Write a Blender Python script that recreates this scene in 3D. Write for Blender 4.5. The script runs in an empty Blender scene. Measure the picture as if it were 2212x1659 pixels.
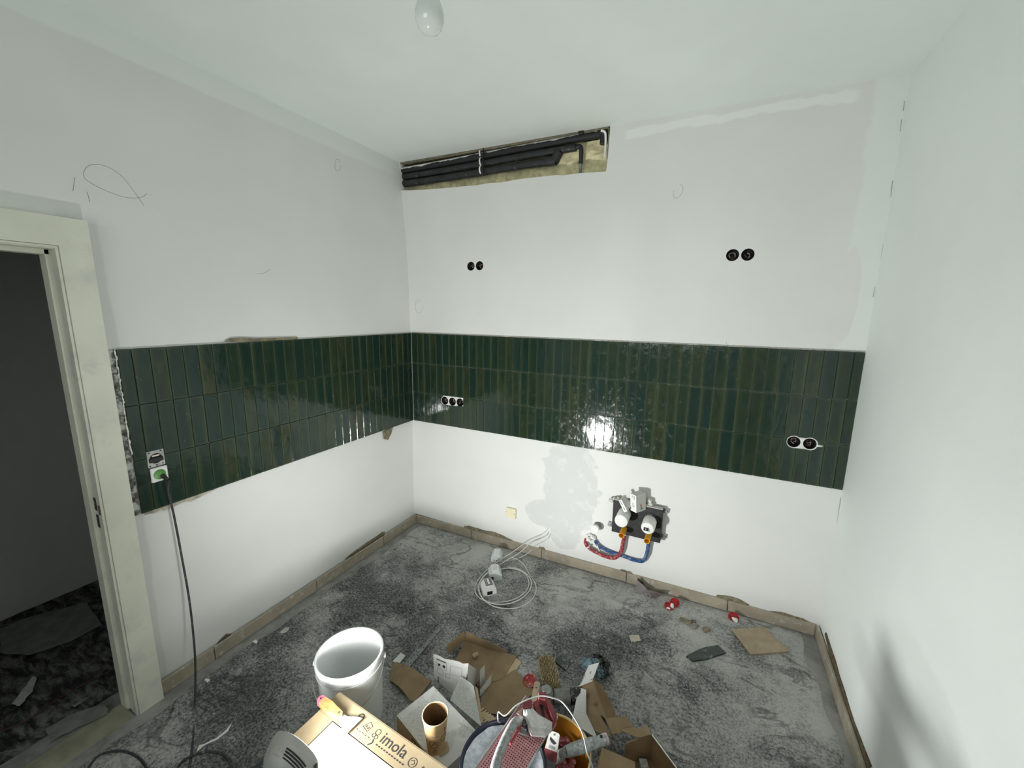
import bpy, bmesh, math, random
from mathutils import Vector, Matrix, Euler
from mathutils.geometry import tessellate_polygon

random.seed(7)
SC = bpy.context.scene
COL = SC.collection
PI = math.pi

# ------------------------------------------------------------------ camera, light, exposure
FPX, IW, IH = 872.36, 2212.0, 1659.0
CAM = Vector((2.1818, -2.5607, 1.8019))
CROT = Euler((1.3959, -0.0135, 0.4628), 'XYZ')
cam_d = bpy.data.cameras.new('camera')
cam_d.sensor_width = 36.0
cam_d.lens = FPX / IW * 36.0
cam_d.clip_start = 0.02
cam_o = bpy.data.objects.new('camera', cam_d)
cam_o.location = CAM
cam_o.rotation_euler = CROT
COL.objects.link(cam_o)
SC.camera = cam_o

world = bpy.data.worlds.new('world')
world.use_nodes = True
world.node_tree.nodes['Background'].inputs[0].default_value = (0.62, 0.72, 0.80, 1)
world.node_tree.nodes['Background'].inputs[1].default_value = 1.0
SC.world = world

# added daylight fill, set in an unseen window behind the camera
day = bpy.data.lights.new('daylight_fill', 'AREA')
day.shape = 'RECTANGLE'
day.size, day.size_y = 1.5, 1.06
day.energy = 14.5
day.color = (0.94, 1.0, 0.975)
day_o = bpy.data.objects.new('daylight_fill', day)
day_o.location = (1.55, -4.36, 1.96)
day_o.rotation_euler = (PI / 2, 0, 0)          # looks along +y into the room
COL.objects.link(day_o)

LAMP_TURN = math.radians(160.0)
LAMP_POWER = 18.0                               # the work lamp standing on the tile carton (built further down)
SC.view_settings.view_transform = 'Standard'
SC.view_settings.look = 'None'
SC.view_settings.exposure = 0.0
SC.view_settings.gamma = 1.0
SC.view_settings.use_curve_mapping = False
SC.cycles.use_denoising = True
SC.cycles.max_bounces = 10
SC.cycles.diffuse_bounces = 6
SC.cycles.glossy_bounces = 4
SC.cycles.transmission_bounces = 6
SC.cycles.sample_clamp_indirect = 8.0

# ------------------------------------------------------------------ photo point -> place in the room
CM = CROT.to_matrix()
def ray(x, y):
    return CM @ Vector(((x - IW / 2) / FPX, -(y - IH / 2) / FPX, -1.0))
def hit(x, y, ax, val):
    d = ray(x, y)
    return CAM + d * ((val - CAM[ax]) / d[ax])
def at(x, y, z): return hit(x, y, 2, z)
def bk(x, y, Y=0.008): return hit(x, y, 1, Y)
def rt(x, y, X=2.858): return hit(x, y, 0, X)
def fz(x, y): return -0.015 + 0.0152 * x - 0.0065 * y      # the floor is a little out of level
FN = Vector((-0.0152, 0.0065, 1.0))
def fl(x, y, h=0.0):
    d = ray(x, y)
    return CAM + d * (((-0.015 + h) - FN.dot(CAM)) / FN.dot(d))
WLX = [(-0.1, -0.03), (0.4, -0.029), (0.9, -0.018), (1.63, -0.010), (2.2, -0.021), (2.55, -0.045), (3.05, -0.083)]
def wlx(z):                                               # the left wall is not quite plumb
    for (a, xa), (b, xb) in zip(WLX, WLX[1:]):
        if z <= b: return xa + (xb - xa) * (z - a) / (b - a)
    return WLX[-1][1]
def lf(x, y, X=None):
    if X is not None: return hit(x, y, 0, X)
    p = hit(x, y, 0, -0.02)
    for _ in range(4): p = hit(x, y, 0, wlx(p.z))
    return p

# ------------------------------------------------------------------ mesh helpers
ROOT = {}
def obj(name, me, mats, parent=None, world=True):
    o = bpy.data.objects.new(name, me)
    COL.objects.link(o)
    if not isinstance(mats, (list, tuple)): mats = [mats]
    if len(me.materials) == 0:
        for m in mats: me.materials.append(m)
    if parent is not None:
        o.parent = parent
        r = parent
        while r not in ROOT and r.parent is not None: r = r.parent
        if world and r in ROOT:
            me.transform(ROOT[r].inverted())
    return o
def tag(o, label, cat, group=None):
    o['label'] = label; o['category'] = cat
    if group: o['group'] = group
    return o
def thing(name, label, cat, loc=(0, 0, 0), rz=0.0, group=None, rot=None):
    o = bpy.data.objects.new(name, None)
    o.empty_display_size = 0.05
    COL.objects.link(o)
    o.location = loc
    e = Euler(rot, 'XYZ') if rot else Euler((0, 0, rz), 'XYZ')
    o.rotation_euler = e
    ROOT[o] = Matrix.Translation(Vector(loc)) @ e.to_matrix().to_4x4()
    return tag(o, label, cat, group)
def struct(o):
    o['kind'] = 'structure'
    return o
def frame_from(dirv, up=Vector((0, 0, 1))):
    z = Vector(dirv).normalized()
    if abs(z.dot(up)) > 0.98: up = Vector((1, 0, 0))
    x = up.cross(z).normalized()
    y = z.cross(x)
    return Matrix((x, y, z)).transposed()
class MB:
    def __init__(s): s.v = []; s.f = []; s.m = []; s.sm = []
    def add(s, verts, faces, mi=0, smooth=False, M=None):
        b = len(s.v)
        s.v += [(M @ Vector(v)) if M is not None else Vector(v) for v in verts]
        for f in faces:
            s.f.append([i + b for i in f]); s.m.append(mi); s.sm.append(smooth)
        return s
    def box(s, c, size, R=None, mi=0, bevel=0.0):
        hx, hy, hz = [k / 2 for k in size]
        R = R or Matrix.Identity(3)
        c = Vector(c)
        if bevel > 0:
            bm = bmesh.new()
            bmesh.ops.create_cube(bm, size=1)
            for v in bm.verts: v.co = Vector((v.co.x * size[0], v.co.y * size[1], v.co.z * size[2]))
            bmesh.ops.bevel(bm, geom=bm.edges[:], offset=bevel, segments=1 if bevel < 0.004 else 2, affect='EDGES', profile=0.7)
            bm.verts.index_update()
            s.add([c + R @ v.co for v in bm.verts], [[v.index for v in f.verts] for f in bm.faces], mi)
            bm.free(); return s
        vs = [c + R @ Vector((x * hx, y * hy, z * hz)) for z in (-1, 1) for y in (-1, 1) for x in (-1, 1)]
        return s.add(vs, [(0, 2, 3, 1), (4, 5, 7, 6), (0, 1, 5, 4), (2, 6, 7, 3), (0, 4, 6, 2), (1, 3, 7, 5)], mi)
    def lathe(s, prof, n=32, M=None, mi=0, smooth=True, a0=0, a1=2 * PI):
        closed = abs(a1 - a0 - 2 * PI) < 1e-6
        k = n if closed else n + 1
        vs = []; fs = []
        for r, z in prof:
            for i in range(k):
                a = a0 + (a1 - a0) * i / n
                vs.append((r * math.cos(a), r * math.sin(a), z))
        for j in range(len(prof) - 1):
            for i in range(n):
                i2 = (i + 1) % k
                fs.append((j * k + i, j * k + i2, (j + 1) * k + i2, (j + 1) * k + i))
        return s.add(vs, fs, mi, smooth, M)
    def cyl(s, p0, p1, r0, r1=None, n=20, caps=True, mi=0, smooth=True):
        p0, p1 = Vector(p0), Vector(p1)
        r1 = r0 if r1 is None else r1
        F = frame_from(p1 - p0)
        vs = []
        for p, r in ((p0, r0), (p1, r1)):
            for i in range(n):
                a = 2 * PI * i / n
                vs.append(p + F @ Vector((r * math.cos(a), r * math.sin(a), 0)))
        s.add(vs, [(i, (i + 1) % n, n + (i + 1) % n, n + i) for i in range(n)], mi, smooth)
        if caps: s.add(vs, [list(range(n))[::-1], list(range(n, 2 * n))], mi, False)
        return s
    def tube(s, pts, r, n=8, mi=0, closed=False, smooth_path=True, sub=4, rf=None):
        pts = [Vector(p) for p in pts]
        if smooth_path and len(pts) > 2: pts = catmull(pts, sub, closed)
        m = len(pts)
        T = []
        for i in range(m):
            a = pts[(i - 1) % m] if closed or i > 0 else pts[i]
            b = pts[(i + 1) % m] if closed or i < m - 1 else pts[i]
            t = (b - a)
            T.append(t.normalized() if t.length > 1e-9 else Vector((0, 0, 1)))
        up = Vector((0, 0, 1)) if abs(T[0].z) < 0.9 else Vector((1, 0, 0))
        x = up.cross(T[0]).normalized()
        vs = []
        for i in range(m):
            x = (x - T[i] * x.dot(T[i])).normalized()
            y = T[i].cross(x)
            rr = r if rf is None else rf(i / (m - 1), i)
            for k in range(n):
                a = 2 * PI * k / n
                vs.append(pts[i] + x * (rr * math.cos(a)) + y * (rr * math.sin(a)))
        fs = []
        for i in range(m if closed else m - 1):
            j = (i + 1) % m
            for k in range(n):
                k2 = (k + 1) % n
                fs.append((i * n + k, i * n + k2, j * n + k2, j * n + k))
        s.add(vs, fs, mi, True)
        if not closed:
            s.add(vs, [list(range(n))[::-1], list(range((m - 1) * n, m * n))], mi)
        return s
    def prism(s, poly, z0, z1, M=None, mi=0, mi_top=None):
        """poly: 2D outline (may be concave), extruded z0..z1 in the frame M"""
        n = len(poly)
        tris = tessellate_polygon([[Vector((p[0], p[1], 0)) for p in poly]])
        area = sum(poly[i][0] * poly[(i + 1) % n][1] - poly[(i + 1) % n][0] * poly[i][1] for i in range(n))
        vs = [(p[0], p[1], z0) for p in poly] + [(p[0], p[1], z1) for p in poly]
        top = []; bot = []
        for t in tris:
            a, b, c = t
            ar = (poly[b][0] - poly[a][0]) * (poly[c][1] - poly[a][1]) - (poly[c][0] - poly[a][0]) * (poly[b][1] - poly[a][1])
            if ar < 0: a, b, c = a, c, b
            top.append((a + n, b + n, c + n)); bot.append((c, b, a))
        side = []
        for i in range(n):
            j = (i + 1) % n
            side.append((i, j, n + j, n + i) if area > 0 else (j, i, n + i, n + j))
        s.add(vs, top, mi if mi_top is None else mi_top, False, M)
        s.add(vs, bot, mi, False, M)
        s.add(vs, side, mi, False, M)
        return s
    def panel(s, q, t=0.004, mi=0, mi_back=None, nu=1, nv=1, bend=0.0, ragged=0.0):
        """sheet of card over the four corners q (a,b,c,d around), thickness t; front looks along (b-a)x(d-a)"""
        a, b, c, d = [Vector(p) for p in q]
        nrm = (b - a).cross(d - a).normalized()
        vs = []
        for side in (0, 1):
            for j in range(nv + 1):
                for i in range(nu + 1):
                    u, v = i / nu, j / nv
                    p = (a * (1 - u) + b * u) * (1 - v) + (d * (1 - u) + c * u) * v
                    p = p + nrm * (bend * math.sin(PI * u) - t * side)
                    if ragged and j == nv:
                        rr = random.Random(i * 31 + int(abs(a.x) * 1e4))
                        p = p + (d - a).normalized() * rr.uniform(-ragged, ragged)
                    vs.append(p)
        k = nu + 1; off = k * (nv + 1)
        fr = [(j * k + i, j * k + i + 1, (j + 1) * k + i + 1, (j + 1) * k + i) for j in range(nv) for i in range(nu)]
        bkf = [tuple(x + off for x in f[::-1]) for f in fr]
        ed = []
        loop = [i for i in range(k)] + [j * k + nu for j in range(1, nv + 1)] + [nv * k + i for i in range(nu - 1, -1, -1)] + [j * k for j in range(nv - 1, 0, -1)]
        for i in range(len(loop)):
            x, y = loop[i], loop[(i + 1) % len(loop)]
            ed.append((y, x, x + off, y + off))
        mb = mi if mi_back is None else mi_back
        s.add(vs, fr, mi); s.add(vs, bkf, mb); s.add(vs, ed, mb)
        return s
    def mesh(s, name):
        me = bpy.data.meshes.new(name)
        me.from_pydata([tuple(v) for v in s.v], [], s.f)
        for p, mi, sm in zip(me.polygons, s.m, s.sm):
            p.material_index = mi; p.use_smooth = sm
        me.validate()
        if any(s.sm): me.set_sharp_from_angle(angle=math.radians(38))
        return me
    def build(s, name, mats, parent=None, world=True):
        return obj(name, s.mesh(name), mats, parent, world)
def catmull(pts, sub=4, closed=False):
    out = []
    n = len(pts)
    rng = n if closed else n - 1
    for i in range(rng):
        p0 = pts[(i - 1) % n] if closed or i > 0 else pts[0] * 2 - pts[1]
        p1, p2 = pts[i], pts[(i + 1) % n]
        p3 = pts[(i + 2) % n] if closed or i < n - 2 else pts[n - 1] * 2 - pts[n - 2]
        for k in range(sub):
            t = k / sub
            out.append(0.5 * ((2 * p1) + (p2 - p0) * t + (2 * p0 - 5 * p1 + 4 * p2 - p3) * t * t + (3 * p1 - p0 - 3 * p2 + p3) * t ** 3))
    if not closed: out.append(pts[-1].copy())
    return out
def cut(me, cutters):
    """mesh minus a list of MB cutters (exact boolean), returns a new mesh"""
    o = bpy.data.objects.new('work', me); COL.objects.link(o)
    tmp = []
    for c in cutters:
        cm = c.mesh('cutter'); co = bpy.data.objects.new('cutter', cm); COL.objects.link(co); tmp.append(co)
        md = o.modifiers.new('b', 'BOOLEAN'); md.operation = 'DIFFERENCE'; md.solver = 'EXACT'; md.object = co
    dg = bpy.context.evaluated_depsgraph_get()
    dg.update()
    res = bpy.data.meshes.new_from_object(o.evaluated_get(dg))
    bpy.data.objects.remove(o)
    for co in tmp:
        m = co.data; bpy.data.objects.remove(co); bpy.data.meshes.remove(m)
    return res
def text_mesh(s, size, M, t=0.0004, align='LEFT', spacing=1.0):
    cu = bpy.data.curves.new('text', 'FONT')
    cu.body = s; cu.size = size; cu.extrude = t; cu.align_x = align; cu.space_character = spacing
    cu.resolution_u = 3
    o = bpy.data.objects.new('text', cu); COL.objects.link(o)
    dg = bpy.context.evaluated_depsgraph_get(); dg.update()
    me = bpy.data.meshes.new_from_object(o.evaluated_get(dg))
    bpy.data.objects.remove(o); bpy.data.curves.remove(cu)
    me.transform(M)
    me.materials.clear()
    return me
def mat4(o, x, y, z):
    m = Matrix((x, y, z)).transposed().to_4x4()
    m.translation = Vector(o)
    return m
def copy_tree(root, loc=None, rot=None):
    r = root.copy(); COL.objects.link(r)
    if loc is not None: r.location = loc
    if rot is not None: r.rotation_euler = rot
    for ch in root.children:
        c = ch.copy(); COL.objects.link(c); c.parent = r
        for g in ch.children:
            d = g.copy(); COL.objects.link(d); d.parent = c
    return r
def wob(outline, amp, seed, sub=3):
    """chipped, irregular version of a closed outline"""
    rr = random.Random(seed); out = []
    n = len(outline)
    for i in range(n):
        a, b = Vector(outline[i]), Vector(outline[(i + 1) % n])
        for k in range(sub):
            p = a.lerp(b, k / sub)
            out.append((p[0] + rr.uniform(-amp, amp), p[1] + rr.uniform(-amp, amp)))
    return out

# ------------------------------------------------------------------ materials
class NT:
    def __init__(s, name):
        s.mat = bpy.data.materials.new(name); s.mat.use_nodes = True
        s.t = s.mat.node_tree; s.n = s.t.nodes; s.l = s.t.links
        s.b = s.n['Principled BSDF']
    def link(s, a, b): s.l.new(a, b)
    def put(s, inp, v):
        if isinstance(v, bpy.types.NodeSocket): s.l.new(v, inp)
        elif isinstance(v, (tuple, list)) and len(v) == 3 and inp.type == 'RGBA': inp.default_value = (*v, 1)
        else: inp.default_value = v
    def m(s, op, a, b=None, c=None, clamp=False):
        n = s.n.new('ShaderNodeMath'); n.operation = op; n.use_clamp = clamp
        s.put(n.inputs[0], a)
        if b is not None: s.put(n.inputs[1], b)
        if c is not None: s.put(n.inputs[2], c)
        return n.outputs[0]
    def co(s, which='Object'):
        if not hasattr(s, 'tc'): s.tc = s.n.new('ShaderNodeTexCoord')
        return s.tc.outputs[which]
    def xyz(s):
        if not hasattr(s, 'sx'):
            s.sx = s.n.new('ShaderNodeSeparateXYZ'); s.link(s.co(), s.sx.inputs[0])
        return s.sx.outputs
    def noise(s, scale, detail=3.0, rough=0.55, dist=0.0, vec=None, col=False, stretch=None):
        n = s.n.new('ShaderNodeTexNoise')
        n.inputs['Scale'].default_value = scale; n.inputs['Detail'].default_value = detail
        n.inputs['Roughness'].default_value = rough; n.inputs['Distortion'].default_value = dist
        v = vec or s.co()
        if stretch:
            mp = s.n.new('ShaderNodeMapping'); mp.inputs['Scale'].default_value = stretch
            s.link(v, mp.inputs[0]); v = mp.outputs[0]
        s.link(v, n.inputs['Vector'])
        return n.outputs['Color' if col else 'Fac']
    def step(s, v, lo, hi):
        n = s.n.new('ShaderNodeMapRange'); n.interpolation_type = 'SMOOTHSTEP'
        n.inputs['From Min'].default_value = lo; n.inputs['From Max'].default_value = hi
        s.put(n.inputs['Value'], v)
        return n.outputs['Result']
    def mix(s, f, a, b):
        n = s.n.new('ShaderNodeMix'); n.data_type = 'RGBA'
        s.put(n.inputs[0], f); s.put(n.inputs[6], a); s.put(n.inputs[7], b)
        return n.outputs[2]
    def bump(s, h, strength=0.3, dist=0.01, prev=None):
        n = s.n.new('ShaderNodeBump'); n.inputs['Strength'].default_value = strength; n.inputs['Distance'].default_value = dist
        s.put(n.inputs['Height'], h)
        if prev: s.link(prev, n.inputs['Normal'])
        return n.outputs[0]
    def out(s, col=None, rough=0.6, metal=0.0, nrm=None, spec=0.5, **kw):
        if col is not None: s.put(s.b.inputs['Base Color'], col)
        s.put(s.b.inputs['Roughness'], rough); s.put(s.b.inputs['Metallic'], metal)
        s.put(s.b.inputs['Specular IOR Level'], spec)
        if nrm is not None: s.link(nrm, s.b.inputs['Normal'])
        for k, v in kw.items(): s.put(s.b.inputs[k], v)
        return s.mat
def lin(r, g, b):
    f = lambda c: ((c / 255 + 0.055) / 1.055) ** 2.4 if c > 10 else c / 255 / 12.92
    return (f(r), f(g), f(b))
def plain(name, col, rough=0.5, metal=0.0, vary=0.15, scale=30.0, bump=0.0, dust=0.0, dustcol=(0.55, 0.55, 0.53), dscale=40.0, **kw):
    s = NT(name)
    n = s.noise(scale, 4.0)
    dark = tuple(c * (1 - vary) for c in col); lite = tuple(min(1, c * (1 + vary)) for c in col)
    c = s.mix(s.step(n, 0.3, 0.7), dark, lite)
    if dust > 0:
        d = s.step(s.noise(dscale, 5.0, 0.65), 0.62 - dust * 0.4, 0.78 - dust * 0.4)
        c = s.mix(s.m('MULTIPLY', d, 0.85), c, dustcol)
    nr = s.bump(s.noise(scale * 4, 4.0), bump, 0.002) if bump else None
    return s.out(c, rough, metal, nr, **kw)

# wall paint: one maker, with the marks each wall really has (patches of filler, fresh paint)
def wall_mat(name, base, marks=None):
    s = NT(name)
    x, y, z = s.xyz()
    n1 = s.noise(1.3, 3.0); n2 = s.noise(9.0, 4.0)
    c = s.mix(s.step(n1, 0.35, 0.7), tuple(k * 0.965 for k in base), tuple(min(1, k * 1.02) for k in base))
    if marks: c = marks(s, c, x, y, z, n2)
    scuff = s.step(s.noise(55.0, 3.0, 0.7), 0.74, 0.80)
    c = s.mix(s.m('MULTIPLY', scuff, 0.10), c, (0.35, 0.34, 0.32))
    b1 = s.bump(s.noise(140.0, 3.0), 0.12, 0.002)
    b2 = s.bump(s.noise(3.0, 2.0), 0.25, 0.01, b1)
    return s.out(c, 0.72, 0.0, b2, 0.3)
def ell(s, a, b, ca, cb, ra, rb, n, amp):
    da = s.m('DIVIDE', s.m('SUBTRACT', a, ca), ra); db = s.m('DIVIDE', s.m('SUBTRACT', b, cb), rb)
    d = s.m('SQRT', s.m('ADD', s.m('MULTIPLY', da, da), s.m('MULTIPLY', db, db)))
    d = s.m('ADD', d, s.m('MULTIPLY', s.m('SUBTRACT', n, 0.5), amp))
    return s.m('SUBTRACT', 1.0, s.step(d, 0.93, 1.02))
def marks_back(s, c, x, y, z, n2):
    wn = s.noise(6.0, 5.0, 0.65)
    # fresh white paint down the right-hand corner, ragged edge
    edge = s.m('ADD', 2.735, s.m('MULTIPLY', s.m('SUBTRACT', wn, 0.5), 0.10))
    fresh = s.m('MULTIPLY', s.step(s.m('SUBTRACT', x, edge), -0.012, 0.012), s.step(z, 1.55, 1.66))
    gap = ell(s, x, z, 2.755, 1.90, 0.045, 0.24, wn, 0.5)
    fresh = s.m('MULTIPLY', fresh, s.m('SUBTRACT', 1.0, gap))
    c = s.mix(fresh, c, (0.765, 0.785, 0.76))
    # smear of filler under the ceiling
    line = s.m('SUBTRACT', z, s.m('SUBTRACT', 2.825, s.m('MULTIPLY', s.m('SUBTRACT', x, 1.6), 0.002)))
    line = s.m('ABSOLUTE', s.m('ADD', line, s.m('MULTIPLY', s.m('SUBTRACT', s.noise(9.0, 6.0, 0.75, stretch=(0.6, 1, 2)), 0.5), 0.09)))
    sm = s.m('MULTIPLY', s.m('SUBTRACT', 1.0, s.step(line, 0.018, 0.028)), s.m('MULTIPLY', s.step(x, 1.60, 1.64), s.m('SUBTRACT', 1.0, s.step(x, 2.66, 2.70))))
    c = s.mix(s.m('MULTIPLY', sm, 0.7), c, (0.83, 0.835, 0.81))
    # grey filler patch round the cable outlet
    p1 = ell(s, x, z, 1.37, 0.60, 0.20, 0.40, wn, 1.3)
    p2 = ell(s, x, z, 1.20, 0.36, 0.16, 0.11, wn, 0.8)
    p3 = ell(s, x, z, 1.36, 0.27, 0.12, 0.16, wn, 1.0)
    p = s.m('MAXIMUM', p1, s.m('MAXIMUM', p2, p3))
    blot = s.step(s.noise(11.0, 5.0, 0.6), 0.52, 0.66)
    c = s.mix(s.m('MULTIPLY', p, 0.75), c, s.mix(blot, (0.585, 0.59, 0.58), (0.66, 0.66, 0.65)))
    return c
def marks_left(s, c, x, y, z, n2):
    wn = s.noise(5.0, 5.0, 0.6)
    # band of ceiling white brought down onto the wall, growing deeper towards the door
    e = s.m('ADD', 2.80, s.m('MULTIPLY', s.m('SUBTRACT', wn, 0.5), 0.03))
    c = s.mix(s.step(s.m('SUBTRACT', z, e), -0.008, 0.008), c, (0.765, 0.785, 0.76))
    # grey touching-up along the door frame and a strip below the tiles
    e2 = s.m('ADD', -1.795, s.m('MULTIPLY', s.m('SUBTRACT', wn, 0.5), 0.05))
    d = s.m('MULTIPLY', s.m('SUBTRACT', 1.0, s.step(s.m('SUBTRACT', y, e2), -0.006, 0.006)), s.m('MULTIPLY', s.step(y, -1.92, -1.90), s.m('SUBTRACT', 1.0, s.step(z, 2.12, 2.17))))
    c = s.mix(s.m('MULTIPLY', d, 0.6), c, (0.58, 0.585, 0.58))
    return c
PAINT = (0.735, 0.735, 0.712)
M_WBACK = wall_mat('paint_wall_back', PAINT, marks_back)
M_WLEFT = wall_mat('paint_wall_left', PAINT, marks_left)
M_WRIGHT = wall_mat('paint_wall_right', (0.78, 0.81, 0.785))
M_CEIL = wall_mat('paint_ceiling', (0.78, 0.815, 0.78))
M_HALL = wall_mat('paint_hall', (0.62, 0.615, 0.58))
M_FRAME = plain('door_frame_paint', (0.70, 0.70, 0.60), 0.42, vary=0.05, scale=6, dust=0.25, dustcol=(0.60, 0.60, 0.55), dscale=7)
M_MORTAR = plain('mortar', (0.20, 0.175, 0.115), 0.9, vary=0.35, scale=40, bump=0.5)
M_BED = plain('tile_adhesive', (0.30, 0.29, 0.25), 0.9, vary=0.3, scale=50, bump=0.4, dust=0.3)
M_SKIRT = plain('skirting_stoneware', (0.36, 0.31, 0.24), 0.45, vary=0.12, scale=8, dust=0.22, dustcol=(0.5, 0.48, 0.43), dscale=22)
M_PENCIL = plain('pencil', (0.24, 0.24, 0.24), 0.8, vary=0.1)
M_BLACK = plain('black_plastic', (0.012, 0.012, 0.013), 0.45, vary=0.3, scale=30)
M_BLACKD = plain('dusty_black_plastic', (0.018, 0.018, 0.018), 0.5, vary=0.3, scale=30, dust=0.22, dscale=60)
M_CAVE = plain('socket_inside', (0.012, 0.009, 0.009), 0.7, vary=0.5, scale=60)
M_COPPER = plain('wire_brown', (0.10, 0.045, 0.03), 0.5, vary=0.3)
M_WIREG = plain('wire_grey', (0.35, 0.34, 0.33), 0.5, vary=0.3)
M_WHITEP = plain('white_plastic', (0.80, 0.80, 0.78), 0.35, vary=0.03, scale=5)
M_CREAMP = plain('cream_plastic', (0.78, 0.72, 0.52), 0.4, vary=0.04, scale=8)
M_STEEL = plain('zinc_steel', (0.50, 0.51, 0.52), 0.35, 0.9, vary=0.15, scale=30, dust=0.15)
M_PLASTER = plain('white_plaster', (0.78, 0.78, 0.75), 0.85, vary=0.1, scale=20, bump=0.3)

# glazed green tile: each tile its own shade, cloudy glaze, olive rims, wavy gloss
def tile_mat():
    s = NT('green_glaze')
    oi = s.n.new('ShaderNodeObjectInfo'); rnd = oi.outputs['Random']
    off = s.n.new('ShaderNodeVectorMath'); off.operation = 'ADD'
    cmb = s.n.new('ShaderNodeCombineXYZ')
    s.put(cmb.inputs[0], s.m('MULTIPLY', rnd, 37.0)); s.put(cmb.inputs[1], s.m('MULTIPLY', rnd, 91.0)); s.put(cmb.inputs[2], s.m('MULTIPLY', rnd, 53.0))
    s.link(s.co(), off.inputs[0]); s.link(cmb.outputs[0], off.inputs[1]); v = off.outputs[0]
    x, y, z = s.xyz()
    r2 = s.m('FRACT', s.m('MULTIPLY', rnd, 7.31)); r3 = s.m('FRACT', s.m('MULTIPLY', rnd, 23.7))
    ramp = s.n.new('ShaderNodeValToRGB')
    cols = [(0.0, (0.011, 0.029, 0.024)), (0.3, (0.014, 0.032, 0.020)), (0.6, (0.019, 0.035, 0.019)), (0.85, (0.027, 0.039, 0.018)), (1.0, (0.036, 0.043, 0.019))]
    e = ramp.color_ramp.elements
    while len(e) < len(cols): e.new(0.5)
    for k, (p, c) in enumerate(cols): e[k].position = p; e[k].color = (*c, 1)
    s.put(ramp.inputs[0], rnd)
    cl = s.noise(16.0, 4.0, 0.6, vec=v, stretch=(1.6, 1, 0.55))
    c = s.mix(s.step(cl, 0.35, 0.72), ramp.outputs[0], (0.0095, 0.024, 0.018))
    # olive where the glaze runs thin: one long edge, strength differs by tile
    xe = s.m('MULTIPLY', x, s.m('SUBTRACT', s.m('MULTIPLY', s.step(r2, 0.49, 0.51), 2.0), 1.0))
    rim = s.m('MULTIPLY', s.step(s.m('ADD', xe, s.m('MULTIPLY', s.m('SUBTRACT', cl, 0.5), 0.04)), 0.004, 0.036), s.m('MULTIPLY', r3, 0.75))
    c = s.mix(rim, c, (0.058, 0.072, 0.032))
    ax = s.m('ABSOLUTE', x); az = s.m('ABSOLUTE', z)
    ed = s.m('MAXIMUM', s.step(s.m('ADD', ax, s.m('MULTIPLY', s.m('SUBTRACT', cl, 0.5), 0.010)), 0.0215, 0.0295), s.step(s.m('ADD', az, s.m('MULTIPLY', s.m('SUBTRACT', cl, 0.5), 0.016)), 0.108, 0.121))
    c = s.mix(s.m('MULTIPLY', ed, s.m('ADD', 0.25, s.m('MULTIPLY', r2, 0.40))), c, (0.062, 0.082, 0.048))
    speck = s.step(s.noise(95.0, 2.0, vec=v), 0.73, 0.77)
    c = s.mix(s.m('MULTIPLY', speck, 0.35), c, (0.25, 0.28, 0.25))
    b = s.bump(s.noise(26.0, 2.0, 0.5, vec=v, stretch=(1, 1, 0.6)), 0.55, 0.0022)
    b = s.bump(s.noise(130.0, 2.0, vec=v), 0.10, 0.0006, b)
    return s.out(c, s.m('ADD', 0.10, s.m('MULTIPLY', s.step(s.noise(30.0, 4.0, vec=v), 0.5, 0.8), 0.22)), 0.0, b, 0.55)
M_TILE = tile_mat()

# ------------------------------------------------------------------ the room
W = 2.858
CZ = lambda x, y: 2.911 - 0.0150 * (x + 0.07) + 0.004 * y
def quad_slab(name, pts, t, mat, up):
    mb = MB(); n = len(pts)
    vs = [Vector(p) for p in pts] + [Vector(p) + Vector((0, 0, t * up)) for p in pts]
    mb.add(vs, [tuple(range(n)), tuple(range(2 * n - 1, n - 1, -1))] + [(i, n + i, n + (i + 1) % n, (i + 1) % n) for i in range(n)])
    return struct(mb.build(name, mat))
def floor_mat():
    s = NT('dusty_screed')
    a = s.noise(7.0, 6.0, 0.65); b = s.noise(60.0, 4.0, 0.7)
    c = s.mix(s.step(a, 0.3, 0.7), (0.19, 0.185, 0.175), (0.34, 0.335, 0.32))
    c = s.mix(s.m('MULTIPLY', s.step(b, 0.60, 0.72), 0.5), c, (0.45, 0.44, 0.42))
    return s.out(c, 0.85, 0.0, s.bump(b, 0.3, 0.003), 0.3)
M_FLOOR = floor_mat()
fp = [(-1.6, -4.6), (3.05, -4.6), (3.05, 0.15), (-1.6, 0.15)]
quad_slab('floor', [(x, y, fz(x, y)) for x, y in fp], 0.1, M_FLOOR, -1)
cp = [(-0.2, 0.2), (3.05, 0.2), (3.05, -4.6), (-0.2, -4.6)]
quad_slab('ceiling', [(x, y, CZ(x, y)) for x, y in cp], 0.1, M_CEIL, 1)

# back wall with the open pipe chase and the holes for the socket boxes
NICHE = [(-0.066, 2.925), (-0.068, 2.80), (-0.064, 2.712), (0.05, 2.700), (0.18, 2.690), (0.33, 2.682), (0.48, 2.676), (0.614, 2.669), (0.72, 2.671), (0.80, 2.664), (0.95, 2.668), (1.08, 2.664), (1.20, 2.660), (1.245, 2.652), (1.35, 2.651), (1.44, 2.645), (1.515, 2.640), (1.522, 2.72), (1.524, 2.80), (1.528, 2.925)]
mb = MB().box(((W - 0.25 + 0.18) / 2, 0.108, 1.45), (W + 0.43, 0.2, 3.1))
SOCK_UP = [(0.563, 2.128), (0.636, 2.129), (2.231, 2.125), (2.303, 2.124)]
SOCK_T = [(0.317, 1.108), (0.389, 1.108), (0.460, 1.109), (2.619, 1.133), (2.690, 1.133)]
MXZ = mat4((0, 0, 0), Vector((1, 0, 0)), Vector((0, 0, 1)), Vector((0, -1, 0)))     # drawing plane x,z ; extrudes towards the room (-y)
cuts = [MB().prism(NICHE, -0.135, 0.05, MXZ)]
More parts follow.
